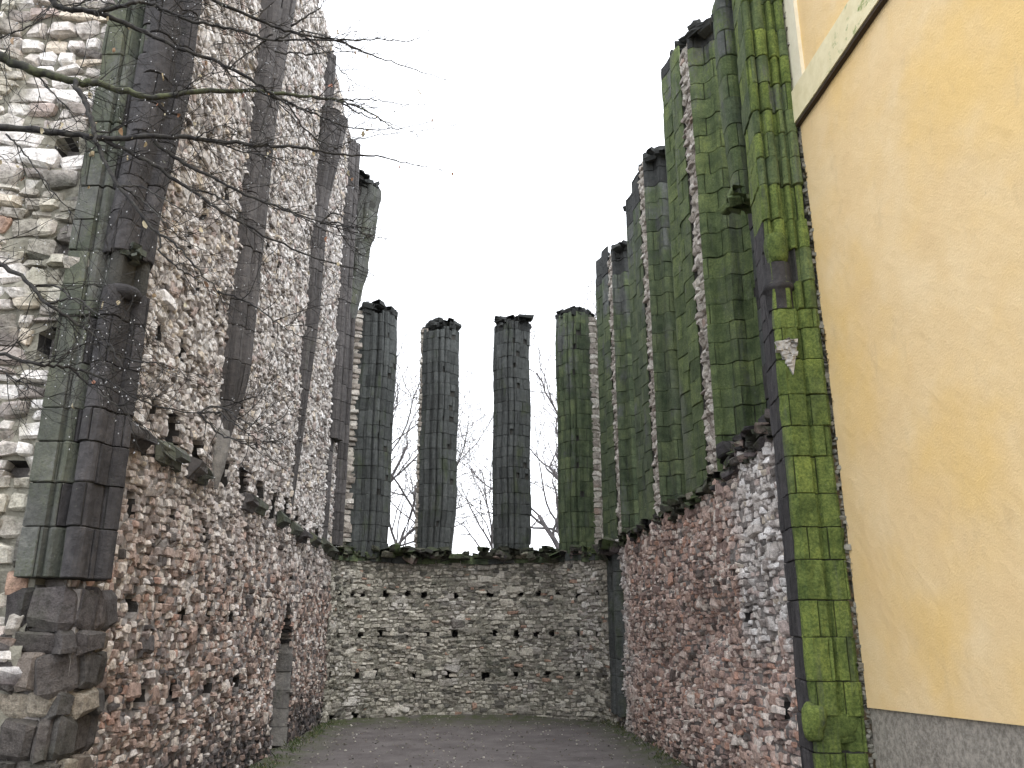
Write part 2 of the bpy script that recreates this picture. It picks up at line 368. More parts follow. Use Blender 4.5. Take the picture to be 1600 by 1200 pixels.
def rubble_wall(root, surf, z0, top, holes, mat, mortar, sw=(.10, .34), sh=(.09, .19), dep=.10, disp=lambda u, z: 0 * u, step=.09,
                deep=.42, limit=300, depth_back=1.1, thick=True, cut=None, seed=1):
    """backing core with real recesses, stones laid in courses over it"""
    r = np.random.default_rng(seed)
    def inhole(u, z, grow=0.0):
        m = np.zeros(np.broadcast(u, z).shape, bool)
        for h in holes:
            if callable(h): m |= h(u, z, grow)
            else: m |= (np.abs(u - h[0]) < h[2] / 2 + grow) & (np.abs(z - h[1]) < h[3] / 2 + grow)
        return m
    nu = max(2, int(surf.L / step)); us = np.linspace(0, surf.L, nu + 1); ztop = float(np.max(top(us)))
    nz = int((ztop - z0) / step); zs = np.linspace(0, 1, nz + 1)
    U, Tz = np.meshgrid(us, zs, indexing='ij'); tt = top(us)[:, None]; Zg = z0 + (ztop - z0) * Tz; Zg = np.minimum(Zg, tt)
    P, T, N = surf.at(U); off = disp(U, Zg) + .016 * snoise(U, Zg, 9, 3) + r.normal(0, .012, U.shape) - deep * inhole(U, Zg)
    V = P + N * off[..., None]; V[..., 2] = Zg
    idx = np.arange((nu + 1) * (nz + 1)).reshape(nu + 1, nz + 1)
    Fq = np.stack([idx[:-1, :-1], idx[1:, :-1], idx[1:, 1:], idx[:-1, 1:]], -1).reshape(-1, 4)
    V = V.reshape(-1, 3); faces = Fq
    if thick:                                            # top and back so the wall has its thickness
        Pb = surf.at(us)[0] - surf.at(us)[2] * depth_back; b0 = Pb.copy(); b0[:, 2] = z0; b1 = Pb.copy(); b1[:, 2] = top(us)
        k = len(V); V = np.concatenate([V, b0, b1]); i0 = k + np.arange(nu + 1); i1 = i0 + nu + 1
        faces = np.concatenate([Fq, np.stack([idx[:-1, -1], idx[1:, -1], i1[1:], i1[:-1]], -1), np.stack([i1[:-1], i1[1:], i0[1:], i0[:-1]], -1),
                                np.array([[idx[0, 0], idx[0, -1], i1[0], i0[0]], [idx[-1, 0], i0[-1], i1[-1], idx[-1, -1]]])])
    me = mesh_from('wall_core', V, faces, mortar, False); me.materials.append(M['hole_shade'])
    hm = inhole(U, Zg).ravel(); mi = np.zeros(len(faces), np.int32); mi[:len(Fq)] = hm[Fq].sum(1) >= 2  # faces inside the recesses take the painted shade
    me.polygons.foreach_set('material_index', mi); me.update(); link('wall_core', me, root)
    C = []; S = []; z = z0
    while z < ztop:
        h = r.uniform(*sh); u = -r.uniform(0, .2)
        while u < surf.L:
            wd = min(r.uniform(*sw) * (1.0 if r.random() < .85 else 1.7), h * 3.0)
            split = r.random() < .14 and h > .12
            for q in range(2 if split else 1):
                hh = h / 2 if split else h * r.uniform(.85, 1.06); zz = z + (h / 4 + q * h / 2 if split else h / 2)
                C.append((u + wd / 2 + r.normal(0, .012), zz + r.normal(0, .012) + .06 * math.sin(u * .9 + z) + .02 * math.sin(u * 3.1))); S.append((wd * r.uniform(.78, 1.02), hh * r.uniform(.78, 1.0)))
            u += wd
        z += h
    C = np.array(C); S = np.array(S); u = C[:, 0]; z = C[:, 1]
    ok = (u > 0.03) & (u < surf.L - .03) & (z < np.interp(u, us, top(us)) - .02) & (z > z0) & ~inhole(u, z, .035)
    if cut is not None: ok &= ~cut(u, z)
    ok &= r.random(len(u)) > .025
    C = C[ok]; S = S[ok]; u, z = C.T; n = len(C)
    P, T, N = surf.at(u); d = r.uniform(.5, 1.0, n) * dep
    cen = P + N * (disp(u, z) - d * .02 + r.normal(0, .014, n) + (r.random(n) < .06) * .03)[:, None]; cen[:, 2] = z
    big = r.random(n) < .045; S[big] *= r.uniform(1.6, 2.3, (int(big.sum()), 1)); S[big, 0] = np.minimum(S[big, 0], .42); cen[big] += N[big] * .014
    size = np.stack([S[:, 0], d, S[:, 1]], 1)
    place_stones(cen, T, N, size, r.integers(0, len(LIB), n), r.normal(0, .10, (n, 2)), mat, root, limit=limit)

# ------------------------------------------------------------------ moulded ashlar, laid block by block
def roll(cx, cy, r, a0, a1, n=7):
    t = np.radians(np.linspace(a0, a1, n)); return [(cx + r * math.cos(a), cy + r * math.sin(a)) for a in t]
def resample(pts, step, closed):
    P = np.asarray(pts, float)
    if closed: P = np.concatenate([P, P[:1]])
    L = np.concatenate([[0], np.cumsum(np.linalg.norm(np.diff(P, axis=0), axis=1))]); n = max(4, int(L[-1] / step))
    s_ = np.unique(np.round(np.concatenate([np.linspace(0, L[-1], n), L]), 4))
    keep = [s_[0]]
    for q in s_[1:]:
        if q - keep[-1] > step * .35: keep.append(q)
    keep[-1] = L[-1]; s_ = np.array(keep)
    return np.stack([np.interp(s_, L, P[:, 0]), np.interp(s_, L, P[:, 1])], 1), s_
def ashlar(root, outline, z0, z1, mats, course=.42, wid=.42, closed=False, side=1, form=None, skip=None, name='stone_block', core=True,
           top_rag=.0, seed=1, cap_courses=0, cap_mat=None, step=.055, gap=.0055, core_in=.035, topfn=None, matfn=None, core_mat=None, erode=.004, pits=(), fixed=()):
    """outline in plan; side=+1: outward is right of the outline's direction. form(z)->(dx,dy,scale about the outline's first/last mid)"""
    r = np.random.default_rng(seed); P, S = resample(outline, step, closed); L = S[-1]
    T = np.gradient(P, axis=0)
    if closed: T[0] = T[-1] = (P[1] - P[-2]) / 2
    T /= np.linalg.norm(T, axis=1)[:, None] + 1e-9; N = np.stack([T[:, 1], -T[:, 0]], 1) * side
    cen = (P[0] + P[-1]) / 2 if not closed else P[:-1].mean(0)
    def form_at(XY, z):
        if form is None: return XY
        dx, dy, sc = form(z); return cen + (XY - cen) * sc + np.array([dx, dy])
    z = z0; ci = 0; nblocks = 0; ztops = [z0]
    while z < z1 - .08:
        h = min(course * r.uniform(.75, 1.2), z1 - z)
        if z1 - z - h < course * .4: h = z1 - z
        ztops.append(z + h)
        nb = max(1, int(round(L / wid))); cuts = np.linspace(0, L, nb + 1); ph = (ci % 2) * .5
        cuts = cuts + r.uniform(-.18, .18, nb + 1) * wid + (ph - .25) * wid * (nb > 1); cuts[0] = 0; cuts[-1] = L
        for q in fixed:
            if abs(cuts - q * L).min() < .09: cuts[1:-1] = np.where(abs(cuts[1:-1] - q * L) < .09, q * L, cuts[1:-1])
            cuts = np.unique(np.append(cuts, q * L))
        pit = [q for q in pits if z <= q[1] < z + h]
        if pit: cuts = np.sort(np.concatenate([cuts] + [[q[0] * L - .09, q[0] * L + .09] for q in pit]))
        for b in range(len(cuts) - 1):
            a, e = cuts[b], cuts[b + 1]
            if e - a < .05: continue
            mid = (a + e) / 2; zc = z + h / 2
            if skip is not None and skip(mid / L, zc): continue
            hb = h; z_ = z
            for q in pit:
                if abs(mid - q[0] * L) < .085: z_ = z + .17; hb = h - .17
            if hb < .06: continue
            if z + h >= z1 - 1e-3 and top_rag: hb = h * (1 - r.uniform(0, top_rag))
            if topfn is not None:
                mx_ = topfn(mid / L)
                if z > mx_ - .06: continue
                hb = min(hb, mx_ - z)
            inner = S[(S > a + .02) & (S < e - .02)]; c_ = .008
            ss = np.concatenate([[a + gap, a + gap, a + gap + c_], inner, [e - gap - c_, e - gap, e - gap]])
            ins_s = np.concatenate([[.05, c_, 0], 0 * inner, [0, c_, .05]])
            zz = np.array([z_ + gap, z_ + gap, z_ + gap + c_, z_ + hb * .5, z_ + hb - gap - c_, z_ + hb - gap, z_ + hb - gap]); ins_z = np.array([.05, c_, 0, 0, 0, c_, .05])
            PX = np.interp(ss, S, P[:, 0]); PY = np.interp(ss, S, P[:, 1]); NX = np.interp(ss, S, N[:, 0]); NY = np.interp(ss, S, N[:, 1])
            ins = np.maximum(ins_s[:, None], ins_z[None]) - r.normal(0, erode * .7) - .005 * snoise(ss[:, None] * 3 + seed, zz[None] * 3, 2.5, 1) + r.normal(0, erode * .35, (len(ss), 7))
            if r.random() < .06: ins = ins + .015
            V = np.zeros((len(ss), 7, 3))
            for j in range(7):
                XY = np.stack([PX - NX * ins[:, j], PY - NY * ins[:, j]], 1); V[:, j, :2] = form_at(XY, zz[j]); V[:, j, 2] = zz[j] + (r.normal(0, .004) if 0 < j < 6 else 0)
            ns = len(ss); idx = np.arange(ns * 7).reshape(ns, 7); Fq = np.stack([idx[:-1, :-1], idx[1:, :-1], idx[1:, 1:], idx[:-1, 1:]], -1).reshape(-1, 4)
            if side < 0: Fq = Fq[:, ::-1]
            k = mats if not isinstance(mats, (list, tuple)) else mats[int(r.integers(len(mats)))]
            if matfn is not None: k = matfn(mid / L, zc) or k
            if cap_mat is not None and z > z1 - cap_courses * course - .1: k = cap_mat
            lo = V.reshape(-1, 3).mean(0); o = link(name, mesh_from(name, V.reshape(-1, 3) - lo, np.ascontiguousarray(Fq), k, False), root, lo)
            nblocks += 1
        z += h; ci += 1
    if core:
        zc = z1 - .05 if not top_rag else z1 - course * top_rag - .05
        rows = np.arange(z0, zc, .5).tolist() + [zc]; V = []; tmin = min(topfn(0), topfn(1)) if topfn is not None else 1e9
        Pi = P - N * core_in
        for q in rows:
            XY = form_at(Pi, q)
            for i in range(len(XY)): V.append((XY[i, 0], XY[i, 1], min(q, tmin - .12)))
        n = len(P); f = []
        for i in range(len(rows) - 1):
            for j in range(n - 1): f.append((i * n + j, i * n + j + 1, (i + 1) * n + j + 1, (i + 1) * n + j))
        top_i = len(V) - n; f.append(tuple(top_i + j for j in range(n))); f.append(tuple(range(n))[::-1])
        if not closed:
            for i in range(len(rows) - 1): f.append((i * n + n - 1, i * n, (i + 1) * n, (i + 1) * n + n - 1))
        link('pier_core', mesh_from('pier_core', V, f, core_mat or M['joint']), root)
    return ztops

def rocks(root, pts, size, mat, name='coping_stone', limit=120, seed=3, flat=.6):
    """loose or crumbling stones lying any way round"""
    r = np.random.default_rng(seed); pts = np.asarray(pts, float); n = len(pts)
    a = r.uniform(0, 6.28, n); T = np.stack([np.cos(a), np.sin(a), 0 * a], 1); N = np.stack([np.sin(a), -np.cos(a), 0 * a], 1)
    N = N * .7 + np.stack([0 * a, 0 * a, r.uniform(-.1, .9, n)], 1); N /= np.linalg.norm(N, axis=1)[:, None]
    s_ = r.uniform(size[0], size[1], n); sz = np.stack([s_ * r.uniform(.8, 1.4, n), s_ * .6, s_ * r.uniform(flat * .7, flat * 1.3, n)], 1)
    place_stones(pts, T, N, sz, r.integers(0, len(LIB), n), r.normal(0, .2, (n, 2)), mat, root, name=name, limit=limit, bulk='rubble_fill')

# ================================================================== GROUND
def ground():
    xs = np.concatenate([np.linspace(-400, -12, 12), np.linspace(-10, 10, 90), np.linspace(12, 400, 12)])
    ys = np.concatenate([np.linspace(-60, -4, 6), np.linspace(-2, 30, 140), np.linspace(32, 900, 24)])
    X, Y = np.meshgrid(xs, ys, indexing='ij'); near = (np.abs(X) < 11) & (Y > -3) & (Y < 31)
    Z = np.where(near, .025 * snoise(X, Y, 1.6, 2) + .008 * snoise(X, Y, 9, 5), 0)
    Z += np.where(near & (np.abs(X) < 4), .10 * np.clip((np.abs(X) - 3.1) / .9, 0, 1) ** 2 + .12 * np.clip((Y - 24) / 2, 0, 1) ** 2, 0)
    idx = np.arange(X.size).reshape(X.shape)
    F = np.stack([idx[:-1, :-1], idx[1:, :-1], idx[1:, 1:], idx[:-1, 1:]], -1).reshape(-1, 4)
    o = link('ground', mesh_from('ground', np.stack([X, Y, Z], -1).reshape(-1, 3), F, M['ground'], True)); o['kind'] = 'structure'
ground()

# ================================================================== LEFT (north) WALL
HB = (.16, .2)
def hole_px(surf, lst, w_, h_):
    o = []
    for p in lst:
        u, z = surf.pix(p[0], p[1]); o.append((u, z, (p[2] if len(p) > 2 else w_), (p[3] if len(p) > 3 else h_)))
    return o
LW = Surf([(-3.98, 8.6), (-3.98, 24.6)], 1)                 # right of +Y is +X: faces the nave
lh = hole_px(LW, [(205, 945), (257, 952), (287, 958), (327, 962), (360, 962), (410, 968)], .2, .2)
lh += hole_px(LW, [(165, 1095), (220, 1087), (270, 1082), (325, 1072), (370, 1070)], .3, .24)
lh += hole_px(LW, [(268, 680, .3, .55), (305, 705, .4, .3), (352, 737, .4, .4), (380, 752, .5, .42), (404, 765, .4, .3), (426, 790, .45, .5), (445, 800, .5, .6), (460, 812, .4, .5), (476, 822, .4, .3), (493, 840, .4, .4), (505, 850, .4, .3)], .4, .4)
lh += hole_px(LW, [(205, 790), (268, 815), (320, 840), (465, 850), (480, 905), (455, 900), (130, 1130)], .2, .26)
lh += hole_px(LW, [(215, 478), (249, 517), (284, 552), (320, 330), (303, 440), (338, 485), (415, 380), (418, 258), (405, 475), (450, 515), (452, 455), (428, 502), (432, 420), (508, 316), (512, 400), (478, 572), (430, 560), (300, 590),
                   (505, 320), (500, 440), (470, 640), (372, 640), (400, 690), (290, 375), (218, 560), (240, 640), (493, 520), (352, 300), (440, 660), (230, 700)], .14, .24)
def door(u, z, grow=0):
    c = 18.95 - 8.6
    lim = 1.95 + 1.05 * (1 - np.clip(np.abs(u - c) / .8, 0, 1) ** 1.4)
    return (np.abs(u - c) < .8 + grow) & (z < lim + grow)
lh.append(door)
lw = empty('ruined_nave_wall', (-3.98, 16, 0))
tag(lw, 'tall pale rubble wall on the left with a small pointed doorway', 'wall', 'rubble walls of the roofless choir')
def ltop(u): return 17.45 - .6 * np.clip((u - 10.6) / 4.4, 0, 1) - .9 * np.clip((u - 15.2) / .8, 0, 1) + .16 * snoise(u, 0 * u, 3.5, 1)
rubble_wall(lw, LW, 0, ltop, lh, M['rub_left'], M['mortar'], sw=(.05, .17), sh=(.05, .12), dep=.05,
            disp=lambda u, z: .05 * snoise(u, z, 1.3, 2) + .03 * snoise(u, z, 4.5, 6), deep=.7, step=.075, seed=11)
# doorway: grey dressed jamb and the blocked, dark back of the niche
for z in np.arange(0.04, 2.0, .38):
    mb = MB(); mb.box((-4.24, 19.72, z + .19), (.50, .12, .37), 0, .01); mb.build('door_jamb_stone', M['ash_pale'], lw)
    mb = MB(); mb.box((-4.24, 18.18, z + .19), (.44, .12, .37), 0, .01); mb.build('door_jamb_stone', M['ash_l'], lw)
for z in np.arange(0.04, 1.7, .55):
    for k_ in range(2):
        mb = MB(); mb.box((-4.52, 18.58 + k_ * .74, z + .27), (.2, .72, .53), 0, .012); mb.build('door_blocking_stone', M['ash_ldark'], lw)
# string course, broken into pieces, mossy on top
def string_piece(root, a, b, x0=-3.95, z=4.62, pr=.2, mat=None):
    y0, y1 = a, b; v = []
    prof = [(0, -.17), (.04, -.16), (.07, -.09), (pr, -.05), (pr, .02), (.05, .11), (0, .12)]
    for y in (y0, y1):
        j = rng.normal(0, .018, (len(prof), 2))
        for (d, h), q in zip(prof, j): v.append((x0 + d + q[0], y, z + h + q[1]))
    n = len(prof); f = [(i, i + 1, n + i + 1, n + i) for i in range(n - 1)] + [tuple(range(n))[::-1], tuple(range(n, 2 * n))]
    mb = MB(); mb.add(v, f); return mb.build('string_course_stone', mat or M['ash_lgreen'], root)
for a, b in ((9.1, 9.5), (9.52, 9.9), (10.3, 10.7), (10.73, 11.15), (11.5, 11.85), (11.88, 12.3), (14.5, 15.0), (15.1, 15.8), (17.0, 17.6), (18.3, 19.2), (19.3, 20.0), (20.6, 21.6), (22.2, 23.0), (23.1, 24.1)):
    string_piece(lw, a, b, z=4.62 + rng.normal(0, .02), pr=rng.uniform(.10, .19), mat=M['ash_lgreen'] if rng.random() < .6 else M['ash_l'])

# ================================================================== BROKEN END WALL at far left, facing the camera
WW = Surf([(-7.6, 8.42), (-4.2, 8.42)], 1)                  # right of +X is -Y
wh = hole_px(WW, [(110, 240, .2, .22), (97, 385, .24, .2), (88, 540, .24, .34), (28, 733, .22, .12), (25, 470, .12, .1)], .2, .2)
ww = empty('broken_end_wall', (-5.5, 8.45, 0))
tag(ww, 'broken pale end wall of large rough stones at the far left edge', 'wall', 'rubble walls of the roofless choir')
rubble_wall(ww, WW, 0, lambda u: 13.5 + 0 * u, wh, M['rub_west'], M['mortar_grey'], sw=(.14, .36), sh=(.11, .26), dep=.12,
            disp=lambda u, z: .06 * snoise(u, z, 2.2, 4) + .03 * snoise(u, z, 7, 1), deep=.45, depth_back=.5, seed=12)
# rough dark boulders where the pier's foot has been robbed away
pts = []
fp = empty('robbed_pier_foot', (-4.0, 8.4, 0))
tag(fp, 'dark rough masonry stump directly under the hanging left pier', 'masonry')
mb = MB(); mb.box((-4.08, 8.68, 1.4), (.62, .5, 2.8), 0, .0); mb.build('stump_core', M['mortar'], fp)
FPs = Surf([(-4.45, 8.44), (-3.86, 8.38), (-3.74, 8.62), (-3.74, 9.0)], 1)
r_ = np.random.default_rng(5); C = []; S = []; z = 0
while z < 2.8:
    h = r_.uniform(.14, .4); u = 0
    while u < FPs.L:
        wd = r_.uniform(.14, .42); C.append((min(u + wd / 2, FPs.L), z + h / 2)); S.append((wd * 1.02, .10, h * 1.02)); u += wd
    z += h
C = np.array(C); S = np.array(S); P, T, N = FPs.at(C[:, 0]); cen = P + N * (r_.uniform(-.02, .03, len(C)) + .05 * snoise(C[:, 0], C[:, 1], 3, 2))[:, None]; cen[:, 2] = C[:, 1]
M['stump'] = rubble_mat('stump_stone', DARK, [(0, (.10, .09, .085)), (.45, (.20, .17, .145)), (.75, (.09, .085, .08)), (.9, (.30, .27, .22))], mask_z(1.2, 3.0, 1.2), None, .2, .1, .6)
place_stones(cen, T, N, S, r_.integers(0, len(LIB), len(C)), r_.normal(0, .08, (len(C), 2)), M['stump'], fp)

# ================================================================== LEFT PIER (near) hanging in the air
pe = empty('hanging_pier', (-3.95, 8.5, 2.9))
tag(pe, 'large dark moulded pier at far left that ends in mid-air above a rough stump', 'pier')
left_prof = [(-4.36, 8.75), (-4.36, 8.30), (-4.14, 8.28), (-4.12, 8.34)] + roll(-4.06, 8.33, .045, 200, 340, 5) + [(-3.99, 8.36), (-3.96, 8.42)] + \
    roll(-3.84, 8.36, .12, 190, 330, 7) + [(-3.73, 8.42), (-3.70, 8.50)] + roll(-3.68, 8.62, .10, 250, 400, 7) + [(-3.64, 8.75), (-3.70, 8.85), (-3.95, 8.95)]
def pe_mat(q, z):
    return M['ash_lgreen'] if q < .45 else (M['ash_ldark'] if z > 2.9 else M['ash_ldark'])
ashlar(pe, left_prof, 2.9, 5.92, M['ash_ldark'], .44, .36, False, 1, seed=21, matfn=pe_mat, step=.035)
ashlar(pe, left_prof, 5.92, 13.6, M['ash_ldark'], .44, .36, False, 1, seed=22, matfn=pe_mat, step=.035, skip=lambda q, z: q > .45 and z < 6.4)
# upper rib springer that leans out a little towards the nave
rib = [(-3.98, 8.30)] + roll(-3.82, 8.32, .13, 200, 360, 8) + [(-3.66, 8.44)] + roll(-3.60, 8.54, .10, 250, 420, 7) + [(-3.56, 8.72), (-3.66, 8.92), (-3.95, 9.0)]
ashlar(pe, rib, 6.3, 13.6, M['ash_ldark'], .46, .4, False, 1, seed=23, name='rib_block', step=.035,
       form=lambda z: (-.06 + .15 * max(0, min(1, (z - 6.3) / 2.2)), .0, .86 + .14 * min(1, (z - 6.3) / 2)))
def lathe(root, name, cx, cy, prof, mat, a0=0, a1=360, n=16, smooth=True, scale=(1, 1)):
    v = []; t = np.radians(np.linspace(a0, a1, n))
    for z, rr in prof:
        for a in t: v.append((cx + rr * math.cos(a) * scale[0] * (1 + rng.normal(0, .01)), cy + rr * math.sin(a) * scale[1], z))
    f = [(i * n + j, i * n + j + 1, (i + 1) * n + j + 1, (i + 1) * n + j) for i in range(len(prof) - 1) for j in range(n - 1)]
    mb = MB(); mb.add(v, f); return mb.build(name, mat, root, smooth)
lathe(pe, 'corbel_ring', -3.80, 8.45, [(5.80, .12), (5.84, .19), (5.90, .20), (5.94, .17), (5.96, .02)], M['ash_ldark'], 150, 400)
rocks_later = [(-3.78 + rng.uniform(-.14, .14), 8.36 + rng.uniform(-.04, .12), 6.32 + rng.uniform(-.06, .1)) for _ in range(22)]

# ================================================================== SHAFTS on the left wall
def left_shaft(y, zb, zt, wid_, seed, label, prj=.26, form=None, mats=None, taper=True):
    root = empty('wall_shaft', (-3.95, y, zb)); tag(root, label, 'shaft', 'moulded vault shafts on the left wall')
    h = wid_ / 2; X = -4.0
    prof = [(X, y - h), (X + prj * .35, y - h)] + roll(X + prj * .45, y - h * .55, h * .32, 250, 400, 5) + [(X + prj * .55, y - h * .25)] + \
        roll(X + prj * .72, y, h * .36, 270, 450, 7) + [(X + prj * .55, y + h * .25)] + roll(X + prj * .45, y + h * .55, h * .32, 320, 470, 5) + [(X + prj * .35, y + h), (X, y + h)]
    ashlar(root, prof, zb, zt, mats or M['ash_l'], .55, .5, False, 1, form=form, seed=seed, step=.07, core_in=.05)
    return root
def tfun(zb, ztp, grow=1.0, lean=0.0, s0=.35, rise=1.2, flare=(99, 1)):
    def f(z):
        s_ = s0 + (1 - s0) * min(1, max(0, (z - zb) / rise)); fl = 1 + max(0, (z - flare[0]) * flare[1])
        return (0, lean * (z - zb), s_ * grow * fl)
    return f
s1 = left_shaft(12.95, 5.25, 17.3, .78, 31, 'widest shaft on the left wall, nearest the hanging pier, ending in a point', .34,
                form=tfun(5.25, 17, 1, .02, .4, 1.1, (11.2, .14)))
lathe(s1, 'corbel_cone', -3.96, 12.75, [(4.5, .07), (4.8, .14), (5.25, .20), (5.4, .16)], M['ash_pale'], -90, 90, 10)
s2 = left_shaft(18.35, 4.95, 17.0, .62, 32, 'middle moulded shaft on the left wall with a flared arch springer near its top', .30,
                form=lambda z: (.10 * max(0, min(1, (z - 12.4) / 2.4)) * (z < 15.1), .03 * (z - 4.95), (.22 + .78 * min(1, (z - 4.95) / 4.6)) * (1 + (.30 * max(0, (z - 12.6)) if z < 15.1 else -.25))))
s3 = left_shaft(22.7, 7.5, 16.9, .75, 33, 'slim shaft stub cut off square halfway down the far end of the left wall', .34)
s4 = left_shaft(24.0, 4.75, 16.6, .5, 34, 'long narrow shaft in the far left corner with a ragged green springer on top', .34,
                form=lambda z: (.0, 0, 1 + max(0, (z - 11.6) * .14)))
s3b = left_shaft(22.55, 4.6, 7.5, .34, 35, 'thin lower shaft strip directly under the square-cut shaft stub', .12)
rocks(pe, rocks_later, (.06, .12), M['ash_lgreen'], 'mossy_stone', 22, 19, .6)
jag = {}
def spr(z):
    k_ = int(z / .42); jag.setdefault(k_, rng.uniform(-.07, .07)); t_ = max(0, min(1, (z - 11.4) / 4.0))
    return (-.32 + .58 * t_ ** .8 + jag[k_] * (z > 12.8), 0, 1)
ashlar(s4, [(-4.0, 23.62)] + roll(-3.72, 23.72, .10, 200, 350, 5) + [(-3.52, 23.85)] + roll(-3.50, 24.0, .10, 280, 440, 5) + [(-3.62, 24.3), (-4.0, 24.4)], 11.6, 16.2, [M['ash_lgreen']], .42, .5, False, 1, seed=37,
       name='springer_block', form=spr, top_rag=.3)
rocks(s4, [(-3.55 + rng.uniform(-.3, .3), 24.0 + rng.uniform(-.35, .3), 16.15 + rng.uniform(-.12, .1)) for _ in range(26)], (.16, .34), M['ash_cap'], 'crust_stone', 26, 8, .7)

# ================================================================== APSE lower wall
AP = catmull([(-3.98, 24.1), (-3.7, 24.85), (-3.1, 25.35), (-1.73, 25.78), (0.1, 26.0), (1.7, 25.75), (2.9, 25.1), (3.6, 24.35), (3.92, 23.4)])
AS = Surf(AP, 1)
k = 1 / 2.963
ah = []
for xs_, y_ in (((150, 208, 258, 362, 467, 538, 683, 848, 988, 1065, 1160, 1255, 1345), 262), ((148, 245, 342, 455, 552, 683, 868, 968, 1058, 1130, 1255, 1350), 450),
                ((110, 230, 312, 497, 655, 830, 962, 1110, 1250, 1368), 635)):
    for x_ in xs_: ah += hole_px(AS, [(480 + x_ * k, 840 + (y_ + rng.uniform(-7, 7)) * k, rng.uniform(.1, .16), rng.uniform(.12, .18))], .18, .2)
ah += hole_px(AS, [(517, 1126, .3, .2), (553, 1122, .2, .2), (703, 1062, .09, .4)], .2, .2)
aw = empty('apse_wall', (0, 26, 0))
tag(aw, 'low curved grey rubble wall across the far end with rows of small square holes', 'wall', 'rubble walls of the roofless choir')
rubble_wall(aw, AS, 0, lambda u: 4.52 + .07 * snoise(u, 0 * u, 6, 2), ah, M['rub_apse'], M['mortar_grey'], sw=(.08, .26), sh=(.06, .13), dep=.055, step=.06,
            disp=lambda u, z: .04 * snoise(u, z, 1.6, 7) + .02 * snoise(u, z, 5, 2), deep=.4, depth_back=1.3, seed=13)
u = .02
while u < AS.L - .1:
    L_ = rng.uniform(.25, .5); um = u + L_ / 2; P, T, N = AS.at(um); mb = MB()
    mb.box((P[0] - N[0] * .10, P[1] - N[1] * .10, 4.50 + rng.normal(0, .02)), (L_ * .97, .40 + rng.uniform(-.05, .08), rng.uniform(.16, .22)), math.atan2(T[1], T[0]), .02)
    mb.build('ledge_stone', M['ash_a'] if rng.random() < .5 else M['ash_b'], aw); u += L_
pts = []
for u in np.arange(.05, AS.L, .085):
    P, T, N = AS.at(u)
    for q in range(3):
        d = rng.uniform(-.35, .06); pts.append((P[0] + N[0] * d, P[1] + N[1] * d, 4.52 + rng.uniform(0, .16)))
rocks(aw, pts, (.08, .24), M['rub_moss'], 'coping_stone', 260, 14, .45)

# ================================================================== APSE PIERS
def apse_prof(cx, cy, phi, w_, dep_=1.05):
    h = w_ / 2
    loc = [(-h * .8, dep_), (-h, .42), (-h * .98, .34), (-h * .8, .24)] + [(-h * .74, .16)] + [(-h * .52, .13), (-h * .46, .07)]
    R1 = [(x, .06 + y) for x, y in roll(-h * .3, .02, h * .15, 180, 360, 5)]
    mid = [(-h * .12, .06)] + roll(0, .02, h * .14, 190, 350, 5) + [(h * .12, .06)]
    left = loc + R1; right = [(-x, y) for x, y in left[::-1]]; pts = left + mid + right
    c, s_ = math.cos(phi), math.sin(phi)                   # phi>0 turns the front towards -x
    return [(cx + x * c + y * s_, cy - x * s_ + y * c) for x, y in pts]
APX = [(-3.02, 25.22, -24, 1.34, 12.72, 'leftmost apse pier, dark with a pale rubble flank beside the left wall', [M['ash_a']]),
       (-1.06, 25.70, -8, 1.22, 12.42, 'second apse pier from the left, nearly black with a narrow pale edge and eroded foot', [M['ash_a']]),
       (1.18, 25.66, 6, 1.22, 12.55, 'third apse pier from the left, with a loose slab poking out on top', [M['ash_a']]),
       (3.07, 24.95, 22, 1.22, 12.62, 'rightmost apse pier, greenish dark with a pale rubble strip on its right', [M['ash_b']])]
